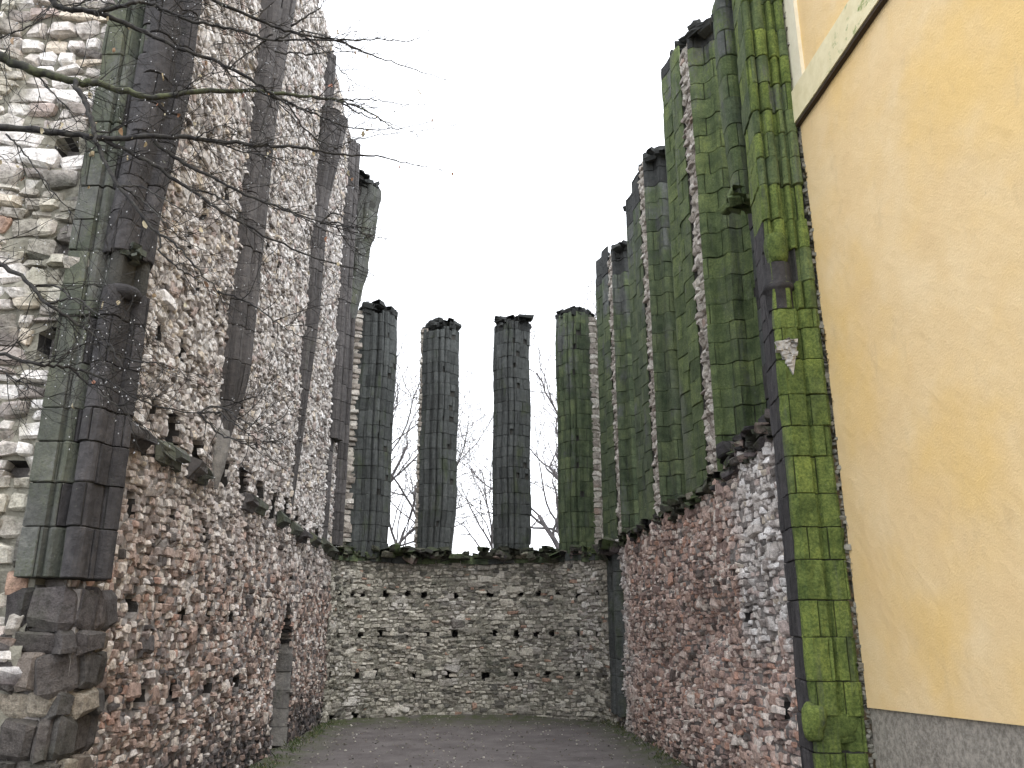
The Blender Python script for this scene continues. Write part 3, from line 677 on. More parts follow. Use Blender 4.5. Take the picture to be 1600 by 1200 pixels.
for i, (cx, cy, ph, w_, zt, lab, mt) in enumerate(APX):
    root = empty('apse_pier', (cx, cy + .5, 4.6)); tag(root, lab, 'pier', 'freestanding piers between the lost apse windows')
    phi = math.radians(ph); prof = apse_prof(cx, cy, phi, w_)
    ash = ashlar(root, prof, 4.55, zt - .25, mt[0], .42, .40, True, 1, seed=40 + i, top_rag=.45, cap_courses=.6, cap_mat=M['ash_cap'], step=.04, erode=.006,
                 pits=[(q_ + rng.uniform(-.03, .03), z_) for q_ in ((.42, .5, .56) if i != 3 else (.42, .47)) for z_ in rng.uniform(5.5, 12, 3)],
                 skip=(lambda q, z, i=i: (i == 1 and z < 5.8 and q > .62) or (i == 2 and z < 5.9 and .62 < q < .8) or (i == 0 and z < 5.4 and .6 < q < .75)),
                 form=(lambda z, i=i: ((.02 * math.sin(z * 1.3 + i), 0, 1.0 - .03 * max(0, (z - 11.5))) if i in (0, 3) else
                       (.015 * math.sin(z * 2 + i) - (.03 if i == 1 else -.02) * max(0, min(1, (6.1 - z) / 1.4)), 0, 1.0 - (.12 if i == 1 else .10) * max(0, min(1, ((6.1 if i == 1 else 5.6) - z) / 1.3))))))
    # crumbled crust on top
    c, s_ = math.cos(phi), math.sin(phi); pts = []
    for _ in range(90):
        x = rng.uniform(-.36, .36) * w_; y = rng.uniform(.2, .8); pts.append((cx + x * c + y * s_, cy - x * s_ + y * c, zt - rng.uniform(.08, .34) - .1 * abs(x)))
    rocks(root, pts, (.12, .28), M['ash_cap'], 'crust_stone', 90, 50 + i, .7)
    for _ in range(26): pass
    pts = [(cx + rng.uniform(-.75, .75) * w_, cy - .05 + rng.uniform(-.1, .4), 4.55 + rng.uniform(0, .28)) for _ in range(30)]
    rocks(root, pts, (.16, .34), M['rub_moss'], 'foot_stone', 30, 60 + i, .5)
    # rubble flank
    if i != 2:
        sgn = -1 if i in (0, 1) else 1; hh = w_ / 2
        p0 = (sgn * hh * (1.0 if i != 1 else .93), .30 if i != 1 else .42); p1 = (sgn * hh * (.98 if i != 1 else .66), 1.1)
        f_ = lambda p: (cx + p[0] * c + p[1] * s_, cy - p[0] * s_ + p[1] * c)
        sf = Surf([f_(p0), f_(p1)], -1 if sgn > 0 else 1); sf = Surf([f_(p1), f_(p0)], 1) if sgn < 0 else Surf([f_(p0), f_(p1)], 1)
        us, zs, szs = [], [], []
        z = 4.7
        while z < zt - .45:
            h = rng.uniform(.11, .22); u = 0
            while u < sf.L - .05:
                wd = rng.uniform(.14, .34); us.append(min(u + wd / 2, sf.L - .08)); zs.append(z + h / 2); szs.append((wd, .13, h * .95)); u += wd
            z += h
        us = np.array(us); P, T, N = sf.at(us); P = P + N * .03; P[:, 2] = zs
        place_stones(P, T, N, np.array(szs), rng.integers(0, len(LIB), len(us)), rng.normal(0, .06, (len(us), 2)), M['rub_core'], root, name='rubble_stone', limit=150, bulk='rubble_core_face')
    if i == 2:
        mb = MB(); mb.box((cx + .48, cy + .15, zt - .12), (.5, .45, .08), .15, .02); mb.build('loose_slab', M['ash_cap'], root)

# ================================================================== RIGHT (south) WALL
RW = Surf([(3.92, 23.6), (3.98, 22.5), (3.98, 10.35)], 1)    # right of -Y is -X: faces the nave
rh = hole_px(RW, [(1128, 850), (1198, 835, .16, .16), (1075, 860), (1205, 905), (1090, 1012), (1168, 968, .2, .2), (1232, 1110, .2, .25)], .14, .16)
def rdisp(u, z):
    d = .07 * snoise(u, z, 1.5, 5) + .05 * snoise(u, z, 4.0, 8)
    for (px, py, rad, a) in ((1100, 985, .5, .30), (1030, 1030, .45, .26), (1130, 960, .35, .2), (1075, 1050, .5, .16), (1150, 1040, .3, .2)):
        c = RHC[(px, py)]; d = d - a * np.exp(-((u - c[0]) ** 2 / (rad * 1.9) ** 2 + (z - c[1]) ** 2 / rad ** 2))
    return d
RHC = {p: RW.pix(*p) for p in ((1100, 985), (1030, 1030), (1130, 960), (1075, 1050), (1150, 1040))}
rw = empty('pink_rubble_wall', (3.98, 16, 0))
tag(rw, 'pinkish eroded rubble wall on the right, below the mossy window piers', 'wall', 'rubble walls of the roofless choir')
def rtop(u): return 4.72 + .25 * np.clip((u - 10.6) / 1.2, 0, 1) + .08 * snoise(u, 0 * u, 5, 4)
rubble_wall(rw, RW, 0, rtop, rh, M['rub_right'], M['mortar'], sw=(.05, .16), sh=(.055, .13), dep=.062, step=.07, disp=rdisp, deep=.35, depth_back=1.2, seed=15)
pts = []
for u in np.arange(.1, RW.L, .06):
    P, T, N = RW.at(u); nn = 3 + int(u > 10.2) * 3
    for q in range(nn):
        d = rng.uniform(-.55, .06); zz = float(rtop(np.array(u)))
        pts.append((P[0] + N[0] * d, P[1], zz + rng.uniform(-.16, .12) - .25 * d * (u > 10.2)))
rocks(rw, pts, (.10, .24), M['rub_moss'], 'coping_stone', 290, 16, .5)

def right_pier(ys, x, zt, label, mts, seed, stripw, zb=4.72, depth=.62, splay=.42, far=None):
    """ys = (far end of nave face, far edge of rubble strip, near edge of strip = reveal corner)"""
    y0, y1, y2 = ys; root = empty('window_pier', (x + .5, (y0 + y2) / 2, zb)); tag(root, label, 'pier', 'mossy piers between the right wall windows')
    xf = far if far is not None else x
    nave = [(x + 1.25, y0 + .35), (x + .7, y0 + .35), (xf + .10, y0 + .08), (xf, y0)]
    L = y0 - y1; d = (x - xf)
    for q, pr in ((.15, -.04), (.3, 0.02), (.42, .05), (.55, .0), (.7, -.05), (.85, -.02), (1., .02)): nave.append((xf + d * q + pr, y0 - L * q))
    strip = [(x + .13, y1 - .03), (x + .13, y2 + .05)]
    a = np.array([x, y2]); b = np.array([x + depth, y2 - splay]); rev = [(x, y2 + .02)]; n_ = np.array([-splay, -depth]); n_ = n_ / np.linalg.norm(n_)
    for q, pr in ((.06, .02), (.14, .03), (.22, -.03), (.32, -.06), (.42, -.02), (.5, .05), (.58, .07), (.66, .02), (.74, -.05), (.84, -.05), (.92, .02), (1, .03)):
        p = a + (b - a) * q + n_ * pr; rev.append(tuple(p))
    back = [(x + depth + .12, y2 - splay + .12), (x + 1.25, y2 + .1)]
    prof = nave + strip + rev + back
    Pn = np.array(prof + [prof[0]]); cl = np.concatenate([[0], np.cumsum(np.linalg.norm(np.diff(Pn, axis=0), axis=1))]); Lt = cl[-1]
    i0, i1 = len(nave), len(nave) + 1; s0, s1_ = cl[i0 - 1] / Lt, cl[i1 + 1] / Lt
    def topfn(q):
        if q < cl[3] / Lt + .012 or q > .93: return min(zt) - .35
        if zt[0] > 14.1 and q < s0: return zt[0] - .5 * max(0, (q - cl[3] / Lt) / (s0 - cl[3] / Lt))
        return zt[0] if q < s0 else zt[1]
    ashlar(root, prof, zb, max(zt), mts, .40, .44, True, 1, seed=seed, topfn=topfn, fixed=(s0, s1_), step=.045, erode=.006, pits=[(s1_ + .17, zt[1] - 1.3), (s1_ + .19, zt[1] - 3.2), (s1_ + .14, zt[1] - 5.3)],
           matfn=lambda q, z: (M['ash_cap'] if z > (zt[0] if q < s0 else zt[1]) - (.85 if max(zt) < 14.0 else .55) else None),
           skip=lambda q, z: (s0 < q < s1_) or (z < zb + .9 and s1_ + .18 < q < s1_ + .34 and rng.random() < .7))
    sf = Surf([(x + .09, y1 - .02), (x + .09, y2 + .06)], 1); us, zs, szs = [], [], []; z = zb + .05
    while z < zt[1] - .2:
        h = rng.uniform(.07, .17); u = rng.uniform(-.1, .02)
        while u < sf.L:
            wd = rng.uniform(.10, .24); us.append(np.clip(u + wd / 2, .08, sf.L - .08)); zs.append(z + h / 2); szs.append((wd, .09, h * 1.0)); u += wd
        z += h
    us = np.array(us); P, T, N = sf.at(us); P = P + N * rng.uniform(-.05, .03, (len(us), 1)); P[:, 2] = zs
    place_stones(P, T, N, np.array(szs), rng.integers(0, len(LIB), len(us)), rng.normal(0, .1, (len(us), 2)), M['rub_core'], root, name='rubble_stone', limit=200, bulk='rubble_core_face')
    pts = []
    for _ in range(70):
        q = rng.random(); zz = zt[0] if q < .4 else zt[1]
        yy = y0 + .2 - (y0 - y1) * q / .4 if q < .4 else y1 - (y1 - y2 + splay) * (q - .4) / .6
        pts.append((x + rng.uniform(.12, .9) if q > .4 else xf + rng.uniform(.10, .9), yy, zz - rng.uniform(.02, .26)))
    rocks(root, pts, (.12, .26), M['ash_cap'], 'crust_stone', 70, seed + 1, .55)
    return root
right_pier((24.3, 22.95, 22.2), 3.98, (13.75, 13.4), 'farthest of three mossy window piers above the pink wall, next to the apse', [M['ash_b']], 70, .7, far=3.82)
right_pier((19.75, 18.1, 17.45), 3.98, (13.4, 13.5), 'middle one of three mossy window piers above the pink right wall', [M['ash_b']], 74, .6, depth=.62)
right_pier((15.25, 13.85, 13.2), 3.98, (14.2, 13.5), 'widest and brightest green of the three window piers above the pink right wall', [M['ash_c']], 78, .6, depth=.76)

# dark blocking wall set back between the nearest window pier and the pilaster
bw = empty('window_blocking_wall', (4.75, 11.6, 4.7)); tag(bw, 'dark grey wall recessed between the widest mossy pier and the green pilaster', 'wall')
ashlar(bw, [(4.72, 13.1), (4.72, 10.0)], 4.7, 10.4, [M['ash_ldark'], M['ash_ldark'], M['ash_a']], .5, .7, False, 1, seed=83, top_rag=.5, core_mat=M['mortar_grey'])
pts = [(4.3 + rng.uniform(-.25, .35), rng.uniform(10.9, 12.9), 4.85 + rng.uniform(-.1, .45)) for _ in range(60)]
rocks(bw, pts, (.14, .34), M['stump'], 'rubble_stone', 60, 84, .6)

# ================================================================== GREEN PILASTER (D) beside the yellow house
pd = empty('green_pilaster', (4.0, 9.9, 0)); tag(pd, 'tall bright green mossy pilaster standing against the yellow house', 'pilaster')
YD = 9.68
pro_lo = [(3.99, 10.35), (3.85, 10.28), (3.775, YD + .06), (3.79, YD), (3.83, YD - .01), (3.86, YD - .04), (4.06, YD - .05), (4.09, YD + .03), (4.12, YD + .03), (4.15, YD - .03), (4.33, YD - .05), (4.36, YD - .02), (4.40, YD + .15)]
pro_hi = [(3.99, 10.35), (3.85, 10.28), (3.775, YD + .06), (3.785, YD)] + roll(3.83, YD + .01, .04, 190, 350, 5) + [(3.86, YD + .05), (3.90, YD + .05)] + roll(3.98, YD + .01, .07, 190, 350, 6) + \
    [(4.07, YD + .05), (4.10, YD + .05)] + roll(4.15, YD, .045, 190, 350, 5) + [(4.20, YD + .04), (4.22, YD + .03)] + roll(4.29, YD - .01, .065, 190, 350, 5) + [(4.38, YD + .1)]
def corner_frac(pr, k=2):
    P = np.array(pr); c = np.concatenate([[0], np.cumsum(np.linalg.norm(np.diff(P, axis=0), axis=1))]); return c[k] / c[-1]
FL, FH = corner_frac(pro_lo), corner_frac(pro_hi)
sidemat = lambda q, z: (M['ash_ldark'] if q < (FL if z < 6.4 else FH) and z < 7.6 else None)
ashlar(pd, pro_lo, .75, 6.35, M['ash_d'], .42, .36, False, 1, seed=90, matfn=sidemat, fixed=(FL,), erode=.012)
ashlar(pd, pro_hi, 6.35, 12.3, [M['ash_d'], M['ash_c'], M['ash_d']], .44, .5, False, 1, seed=91, matfn=sidemat, fixed=(FH,), erode=.009,
       skip=lambda q, z: z < 7.15 and .55 < q < .82)
# foot: wide blocks and a swelling round base stone
ashlar(pd, [(3.99, 10.35), (3.80, 10.2), (3.72, YD), (4.44, YD - .1), (4.46, YD + .15)], 0, .75, M['ash_d'], .38, .8, False, 1, seed=92, matfn=lambda q, z: (M['ash_ldark'] if q < .44 else None), erode=.02)
def boulder(root, name, c, sz, mat, seed=1, sub=3):
    import bmesh
    bm = bmesh.new(); bmesh.ops.create_icosphere(bm, subdivisions=sub, radius=1); r = np.random.default_rng(seed); q = r.normal(0, 1, (6, 3)); ph = r.uniform(0, 6, 6)
    for v in bm.verts:
        p = np.array(v.co); k_ = 1 + r.normal(0, .018) + .12 * sum(math.sin(2.2 * float(q[i] @ p) + ph[i]) for i in range(6)) / 2.4
        p = np.sign(p) * np.abs(p) ** .8; v.co = Vector(p * k_ * np.array(sz))
    me = bpy.data.meshes.new(name); bm.to_mesh(me); bm.free(); me.materials.append(mat); me.polygons.foreach_set('use_smooth', [True] * len(me.polygons))
    return link(name, me, root, c)
boulder(pd, 'base_bulge', tuple(ony(1272, 1128, YD + .0)), (.12, .12, .19), M['ash_d'], 4, 4)
boulder(pd, 'base_bulge', tuple(ony(1305, 1140, YD + .01)), (.27, .06, .16), M['ash_d'], 6, 4)
# capital, dark drum and pale mortar patch in the pilaster's broken shaft
cz = ony(1222, 440, YD)
lathe(pd, 'capital', 3.93, YD + .06, [(7.0, .03), (7.01, .12), (7.08, .14), (7.2, .155), (7.32, .15), (7.4, .13), (7.44, .03)], M['ash_d'], 150, 390)
lathe(pd, 'drum', 3.93, YD + .12, [(6.35, .17), (6.62, .17), (6.64, .20), (6.70, .20), (6.72, .17), (7.0, .17)], M['ash_ldark'], 150, 390)
mb = MB(); a = ony(1212, 533, YD - .075); b = ony(1247, 529, YD - .075); c_ = ony(1240, 585, YD - .075)
mb.add([a, b, c_, a + [0, .05, 0], b + [0, .05, 0], c_ + [0, .05, 0]], [(0, 2, 1), (3, 4, 5), (0, 1, 4, 3), (1, 2, 5, 4), (2, 0, 3, 5)]); 
s = NT('lime_mortar'); s.bump(s.noise(30, 5), .8, .03); M['lime'] = s.done(s.mix(s.noise(14, 5, .7), (.30, .29, .28), (.62, .60, .57))); mb.build('mortar_patch', M['lime'], pd)
q_ = []
for _ in range(26):
    w1, w2 = rng.random(2); w1, w2 = (1 - w1, 1 - w2) if w1 + w2 > 1 else (w1, w2); q_.append(a * w1 + b * w2 + c_ * (1 - w1 - w2) + [0, .01, 0])
rocks(pd, q_, (.03, .07), M['lime'], 'mortar_lump', 26, 103, .8)
# broken springer hanging on the pilaster's far side
sp = empty('broken_springer', (3.8, 10.9, 8.4)); tag(sp, 'dark green broken arch springer hanging left of the pilaster top, open underneath', 'springer')
sp_prof = [(4.3, 11.3), (3.98, 11.15), (3.82, 11.0)] + roll(3.93, 10.78, .13, 170, 300, 6) + [(4.03, 10.68)] + roll(4.14, 10.62, .10, 200, 350, 5) + [(4.3, 10.7)]
ashlar(sp, sp_prof, 8.55, 12.15, [M['ash_c'], M['ash_b']], .42, .45, False, 1, seed=95, top_rag=.4, form=lambda z: (-.03 * min(1, z - 8.5), 0, .95 + .05 * min(2, max(0, z - 9))))
rocks(sp, [(3.98 + rng.uniform(-.1, .3), 10.9 + rng.uniform(-.2, .25), 11.98 + rng.uniform(-.15, .10)) for _ in range(40)], (.12, .24), M['ash_cap'], 'crust_stone', 40, 96, .8)
rocks(sp, [(3.85 + rng.uniform(-.06, .3), 10.85 + rng.uniform(-.2, .2), 8.55 + rng.uniform(-.12, .1)) for _ in range(18)], (.10, .18), M['ash_c'], 'mossy_stone', 18, 97, .6)
rocks(pd, [(4.0 + rng.uniform(-.3, .35), YD + .15 + rng.uniform(-.1, .8), 12.3 + rng.uniform(-.15, .15)) for _ in range(40)], (.16, .36), M['ash_cap'], 'crust_stone', 40, 98, .6)

# dark corner respond between apse and right wall
cr = empty('corner_respond', (3.85, 22.4, 0)); tag(cr, 'dark slim moulded respond in the corner where the apse meets the pink right wall', 'respond')
ashlar(cr, [(3.98, 23.75), (3.80, 23.7), (3.76, 23.5), (3.86, 23.3)] + roll(3.82, 23.0, .10, 100, 260, 5) + [(3.86, 22.7), (3.76, 22.5), (3.74, 22.3), (3.99, 22.2)], .35, 4.5, M['ash_a'], .55, .6, False, 1, seed=99, core_in=.05)
rocks(cr, [(3.85 + rng.uniform(-.2, .12), rng.uniform(22.2, 23.8), 4.55 + rng.uniform(-.15, .2)) for _ in range(26)], (.2, .4), M['rub_moss'], 'capital_stone', 26, 101, .6)

# ================================================================== YELLOW HOUSE
yh = empty('yellow_house', (4.5, 5, 0)); tag(yh, 'ochre yellow plastered house wall at the right with a cream cornice band and grey plinth', 'house')
def yx(y): return 4.40 + (9.64 - y) * .026
def ywall(root, name, y0, y1, za, zb_, proud, mat, thick_=.25, sub=None, zfun=None):
    ny, nz = sub or (40, 40); ys = np.linspace(y0, y1, ny + 1); zs = np.linspace(0, 1, nz + 1); Y, T_ = np.meshgrid(ys, zs, indexing='ij')
    z_lo = zfun(Y) if zfun else za; Z = z_lo + (zb_ - z_lo) * T_ if not np.isscalar(z_lo) else za + (zb_ - za) * T_
    X = yx(Y) - proud + (.006 * snoise(Y, Z, 1.6, 3) + .0025 * snoise(Y, Z, 9, 6))
    front = np.stack([X, Y, Z], -1).reshape(-1, 3); back = front.copy(); back[:, 0] = yx(Y).ravel() + thick_
    V = np.concatenate([front, back]); n = len(front); idx = np.arange(n).reshape(ny + 1, nz + 1)
    Fq = np.stack([idx[:-1, :-1], idx[:-1, 1:], idx[1:, 1:], idx[1:, :-1]], -1).reshape(-1, 4); f = [tuple(q) for q in Fq] + [tuple(q + n)[::-1] for q in Fq]
    edge = [idx[i, 0] for i in range(ny + 1)] + [idx[-1, j] for j in range(1, nz + 1)] + [idx[i, -1] for i in range(ny - 1, -1, -1)] + [idx[0, j] for j in range(nz - 1, 0, -1)]
    for i in range(len(edge)): p, q = edge[i], edge[(i + 1) % len(edge)]; f.append((p, q, q + n, p + n))
    return link(name, mesh_from(name, V, f, mat, False), root)
o = ywall(yh, 'plaster_wall', -3, 9.64, 1.55, 9.05, 0, M['yellow'], sub=(120, 70), zfun=lambda y: 1.60 + (9.64 - y) * .029)
ywall(yh, 'upper_wall_panel', -3, 9.38, 9.52, 14.5, -.02, M['yellow'], sub=(80, 40))
ywall(yh, 'cornice_band', -3, 9.66, 9.06, 9.55, .085, M['cream'], .2, sub=(120, 4))
ywall(yh, 'corner_strip', 9.36, 9.74, 9.552, 14.5, .03, M['cream_plain'], .25, sub=(4, 40))
ywall(yh, 'band_shade_strip', -3, 9.65, 9.02, 9.058, .065, M['soffit_shade'], .2, sub=(60, 1))  # thin dark strip added as the band's painted shadow
ywall(yh, 'plinth', -3, 9.66, 0, 1.75, -.035, M['plinth'], .3, sub=(140, 22))
mb = MB(); mb.box((7.6, 3.4, 7.2), (6.0, 12.3, 14.4)); mb.build('house_body', M['yellow'], yh)
# crumbly mortar seam between house and pilaster
rocks(pd, [(4.40 + rng.uniform(-.02, .03), YD - .01 + rng.uniform(-.03, .03), z) for z in np.arange(.2, 12, .05)], (.03, .075), M['mortar_grey'], 'seam_stone', 0, 102, .8)

# ================================================================== NEAR TREE (branches hang in from the left)
def px_line(pl, n=7):
    P = np.array([ony(x, y, Y) for x, y, Y in pl]); return catmull(P, n)
tree = empty('overhanging_tree', (-4.9, 4.7, 0)); tag(tree, 'nearly leafless tree whose thin dark wet branches hang in from the upper left', 'tree')
TP = np.array([-4.9, 4.7, 0.])
mb = MB(); mb.tube(catmull([(-4.9, 4.7, -.1), (-4.85, 4.75, 1.5), (-4.95, 4.7, 3.5), (-4.8, 4.6, 5.5), (-4.9, 4.6, 7.5)], 5), np.linspace(.19, .07, 21), 10); mb.build('trunk', M['bark_green'], tree, True)
def wob(P, a): return P + rng.normal(0, a, P.shape)
MAIN = [
 ([(-90, 40, 4.9), (0, 88, 5.0), (40, 105, 5.0), (115, 126, 5.05), (160, 132, 5.1), (230, 151, 5.2), (300, 145, 5.3), (400, 142, 5.5), (470, 150, 5.6), (530, 157, 5.7), (575, 174, 5.8), (618, 202, 5.9)], .027, .0022, 1),
 ([(-90, 190, 4.8), (0, 199, 4.9), (90, 207, 4.95), (170, 216, 5.0), (270, 212, 5.1), (330, 220, 5.2), (400, 226, 5.3), (460, 229, 5.4), (530, 241, 5.5), (590, 245, 5.6), (640, 256, 5.7), (690, 266, 5.8)], .019, .0018, 0),
 ([(30, -60, 4.9), (80, 0, 5.0), (105, 14, 5.0), (150, 20, 5.0), (205, 41, 5.1), (285, 77, 5.2), (340, 97, 5.3), (400, 130, 5.4), (440, 155, 5.5), (492, 178, 5.6), (545, 199, 5.7), (610, 202, 5.8), (675, 190, 5.9)], .017, .0018, 0),
 ([(115, 126, 5.05), (135, 165, 5.0), (146, 205, 4.95), (158, 240, 4.95), (186, 290, 4.9), (235, 352, 4.9), (270, 378, 4.9), (300, 410, 4.9), (340, 455, 4.95), (352, 490, 4.95)], .013, .0016, 0),
 ([(155, 214, 5.0), (240, 258, 5.1), (300, 298, 5.2), (370, 345, 5.3), (470, 394, 5.5), (560, 421, 5.6), (586, 431, 5.7)], .011, .0015, 0),
 ([(240, 222, 5.1), (300, 262, 5.2), (400, 310, 5.3), (500, 348, 5.4), (597, 372, 5.5)], .010, .0015, 0),
 ([(-60, 370, 4.6), (0, 411, 4.6), (50, 447, 4.6), (75, 475, 4.6), (130, 512, 4.7), (170, 546, 4.7), (178, 580, 4.7)], .013, .0018, 0),
 ([(-60, 535, 4.6), (0, 553, 4.6), (60, 570, 4.6), (110, 575, 4.7), (160, 590, 4.75), (230, 630, 4.8), (310, 645, 4.9), (390, 640, 5.0)], .010, .0014, 0),
 ([(150, 20, 5.0), (200, 8, 5.0), (228, 4, 5.1), (290, 30, 5.2), (360, 45, 5.3), (430, 62, 5.4), (520, 62, 5.5), (600, 62, 5.6), (648, 62, 5.7), (682, 37, 5.8)], .011, .0014, 0),
 ([(320, -5, 5.1), (400, 29, 5.3), (455, 50, 5.4), (525, 63, 5.6), (575, 84, 5.7), (625, 101, 5.8), (680, 120, 5.9), (712, 127, 6.0)], .009, .0013, 0),
 ([(425, 52, 5.4), (400, 75, 5.4), (350, 112, 5.3), (370, 120, 5.3)], .006, .0013, 0),
 ([(430, 80, 5.4), (480, 85, 5.5), (520, 80, 5.6), (560, 82, 5.7), (640, 86, 5.8)], .005, .0012, 0),
 ([(455, 40, 5.4), (500, 12, 5.5), (505, -8, 5.5)], .006, .0014, 0),
 ([(400, 142, 5.5), (450, 165, 5.5), (480, 205, 5.6), (520, 230, 5.6), (560, 217, 5.7), (640, 205, 5.8), (700, 198, 5.9), (760, 180, 6.0)], .005, .0011, 0),
 ([(530, 157, 5.7), (580, 155, 5.8), (625, 163, 5.9), (690, 163, 6.0)], .004, .0011, 0),
 ([(10, 210, 4.8), (38, 240, 4.8), (75, 290, 4.8), (110, 330, 4.85), (160, 380, 4.9)], .0045, .001, 0),
 ([(0, 58, 4.9), (60, 35, 4.9), (120, 5, 5.0)], .004, .001, 0),
 ([(250, 365, 4.9), (255, 400, 4.9), (290, 425, 5.0), (320, 445, 5.0), (355, 475, 5.1)], .005, .001, 0),
 ([(-30, 565, 4.6), (20, 590, 4.6), (60, 615, 4.6), (110, 640, 4.7)], .004, .001, 0),
]
tw = MB(); tips = []; twc = 0
def twig(p, d, length, r, depth):
    global twc
    n = max(4, int(length / .035)); P = [p]; d = d / np.linalg.norm(d); curl = rng.normal(0, .12, 3)
    for i in range(n):
        d = d + curl * .22 + rng.normal(0, .13, 3) + np.array([0, 0, .015]); d /= np.linalg.norm(d); P.append(P[-1] + d * length / n)
        if depth > 0 and rng.random() < .30:
            side = np.cross(d, rng.normal(0, 1, 3)); side /= np.linalg.norm(side) + 1e-9
            twig(P[-1], d * .75 + side * .75, length * rng.uniform(.3, .6), r * .65, depth - 1)
    tw.tube(P, np.linspace(r * 1.25, max(.0010, r * .4), len(P)), 3, False); twc += 1
    tips.append((P[-1], d)); 
    if rng.random() < .5: tips.append((P[len(P) // 2], d))
SEC = []
for pl, r0, r1, green in MAIN[:10]:
    for _ in range(4):
        i = int(rng.integers(2, len(pl) - 1)); x0, y0, Y0 = pl[i]
        if x0 > 540: continue
        dx, dy = (70 + 60 * rng.random()), rng.uniform(-40, 95); c0 = rng.uniform(-18, 18)
        SEC.append(([(x0, y0, Y0), (x0 + dx * .35, y0 + dy * .25 + c0, Y0 + .05), (x0 + dx * .7, y0 + dy * .6, Y0 - .05), (x0 + dx, y0 + dy * .9 - c0 * .5, Y0), (x0 + dx * 1.5, y0 + dy * 1.2, Y0 + .1)], .0048, .0011, 0))
for pl, r0, r1, green in MAIN + SEC:
    P = px_line(pl, 7)
    if pl[0][0] < 0 or pl[0][1] < -20: P = np.concatenate([catmull([TP + [0, 0, P[0][2] - .25 + .0], (TP + [0, 0, P[0][2] - .05]) * .45 + P[0] * .55, P[0]], 4)[:-1], P])
    P = wob(P, .005); rad = np.linspace(r0 * 1.5, r1 * 1.25, len(P)) * (1 + .1 * rng.normal(0, 1, len(P)).clip(-1, 1))
    mb = MB(); mb.tube(P, rad, 7); mb.build('branch', M['bark_green'] if green else M['bark'], tree, True)
    L = np.linalg.norm(np.diff(P, axis=0), axis=1).sum(); T = np.gradient(P, axis=0); T /= np.linalg.norm(T, axis=1)[:, None]
    for _ in range(int(L * (10 if r0 > .008 else 8))):
        i = int(rng.integers(2, len(P) - 1)); side = rng.normal(0, 1, 3); side[1] *= .6; side -= T[i] * (side @ T[i]); side /= np.linalg.norm(side)
        q = i / len(P); x_, y_ = proj(P[i]); edge_ = x_ > 560
        twig(P[i], T[i] * rng.uniform(.4, 1) + side * rng.uniform(.5, 1), rng.uniform(.12, .5) * (.4 if edge_ else 1), .0035 * (1 - q * .5), 0 if edge_ else 2)
    for i in range(4, len(P), 1):
        if rng.random() < .5: b_ = MB; tips.append((P[i] + rng.normal(0, rad[i], 3), T[i]))
tw.build('twig_spray', M['bark'], tree)['kind'] = 'stuff'
dr = MB(); lf_pts = []
ico_v = np.array([(1, 0, 0), (-1, 0, 0), (0, 1, 0), (0, -1, 0), (0, 0, 1), (0, 0, -1)], float); ico_f = [(0, 2, 4), (2, 1, 4), (1, 3, 4), (3, 0, 4), (2, 0, 5), (1, 2, 5), (3, 1, 5), (0, 3, 5)]
bd = MB()
for k_, (p, d) in enumerate(tips):
    if k_ % 5 == 0: dr.add(ico_v * np.array([.0042, .0042, .0055]) + p - [0, 0, .005], ico_f)
    elif k_ % 3 == 1: bd.add(ico_v * np.array([.003, .003, .005]) + p, ico_f)
    if rng.random() < .035: lf_pts.append(p)
o = dr.build('water_drops', M['drop'], tree, True); o['kind'] = 'stuff'
o = bd.build('buds', M['bark'], tree, True); o['kind'] = 'stuff'
def leaf_mesh(seed):
    r = np.random.default_rng(seed); m = 6; t = np.linspace(0, 1, m); wv = np.sin(t * math.pi) ** .8 * .36; v = []
    for i in range(m): 
        b = .25 * math.sin(t[i] * 3 + seed)
        for s_ in (-1, 0, 1): v.append((wv[i] * s_ + r.normal(0, .02), b + abs(s_) * .15 + r.normal(0, .03), -t[i]))
    f = [(i * 3 + j, i * 3 + j + 1, i * 3 + j + 4, i * 3 + j + 3) for i in range(m - 1) for j in range(2)]
    return mesh_from('withered_leaf', np.array(v), f, M['leaf'], True)
LM = [leaf_mesh(i) for i in range(4)]
named = [(410, 15), (418, 22), (205, 8), (215, 20), (258, 20), (195, 72), (145, 610), (140, 735), (185, 480), (282, 97), (525, 28), (557, 80), (570, 105), (736, 298), (710, 145), (625, 258), (215, 455), (190, 360), (110, 550)]
pp = [ony(x, y, 5.3 + .4 * rng.random()) for x, y in named] + lf_pts[:70]
tp = np.array([t_[0] for t_ in tips])
for i, p in enumerate(pp):
    if i < len(named): j = int(np.argmin(((tp - p) ** 2).sum(1))); p = tp[j]
    o = bpy.data.objects.new('leaf', LM[i % 4]); COL.objects.link(o); o.parent = tree; s_ = rng.uniform(.018, .05)
    o.location = Vector(p) - Vector(parent_world(tree)); o.scale = (s_, s_, s_ * rng.uniform(.9, 1.4)); o.rotation_euler = (rng.uniform(-.5, .5), rng.uniform(-.5, .5), rng.uniform(0, 6.28))

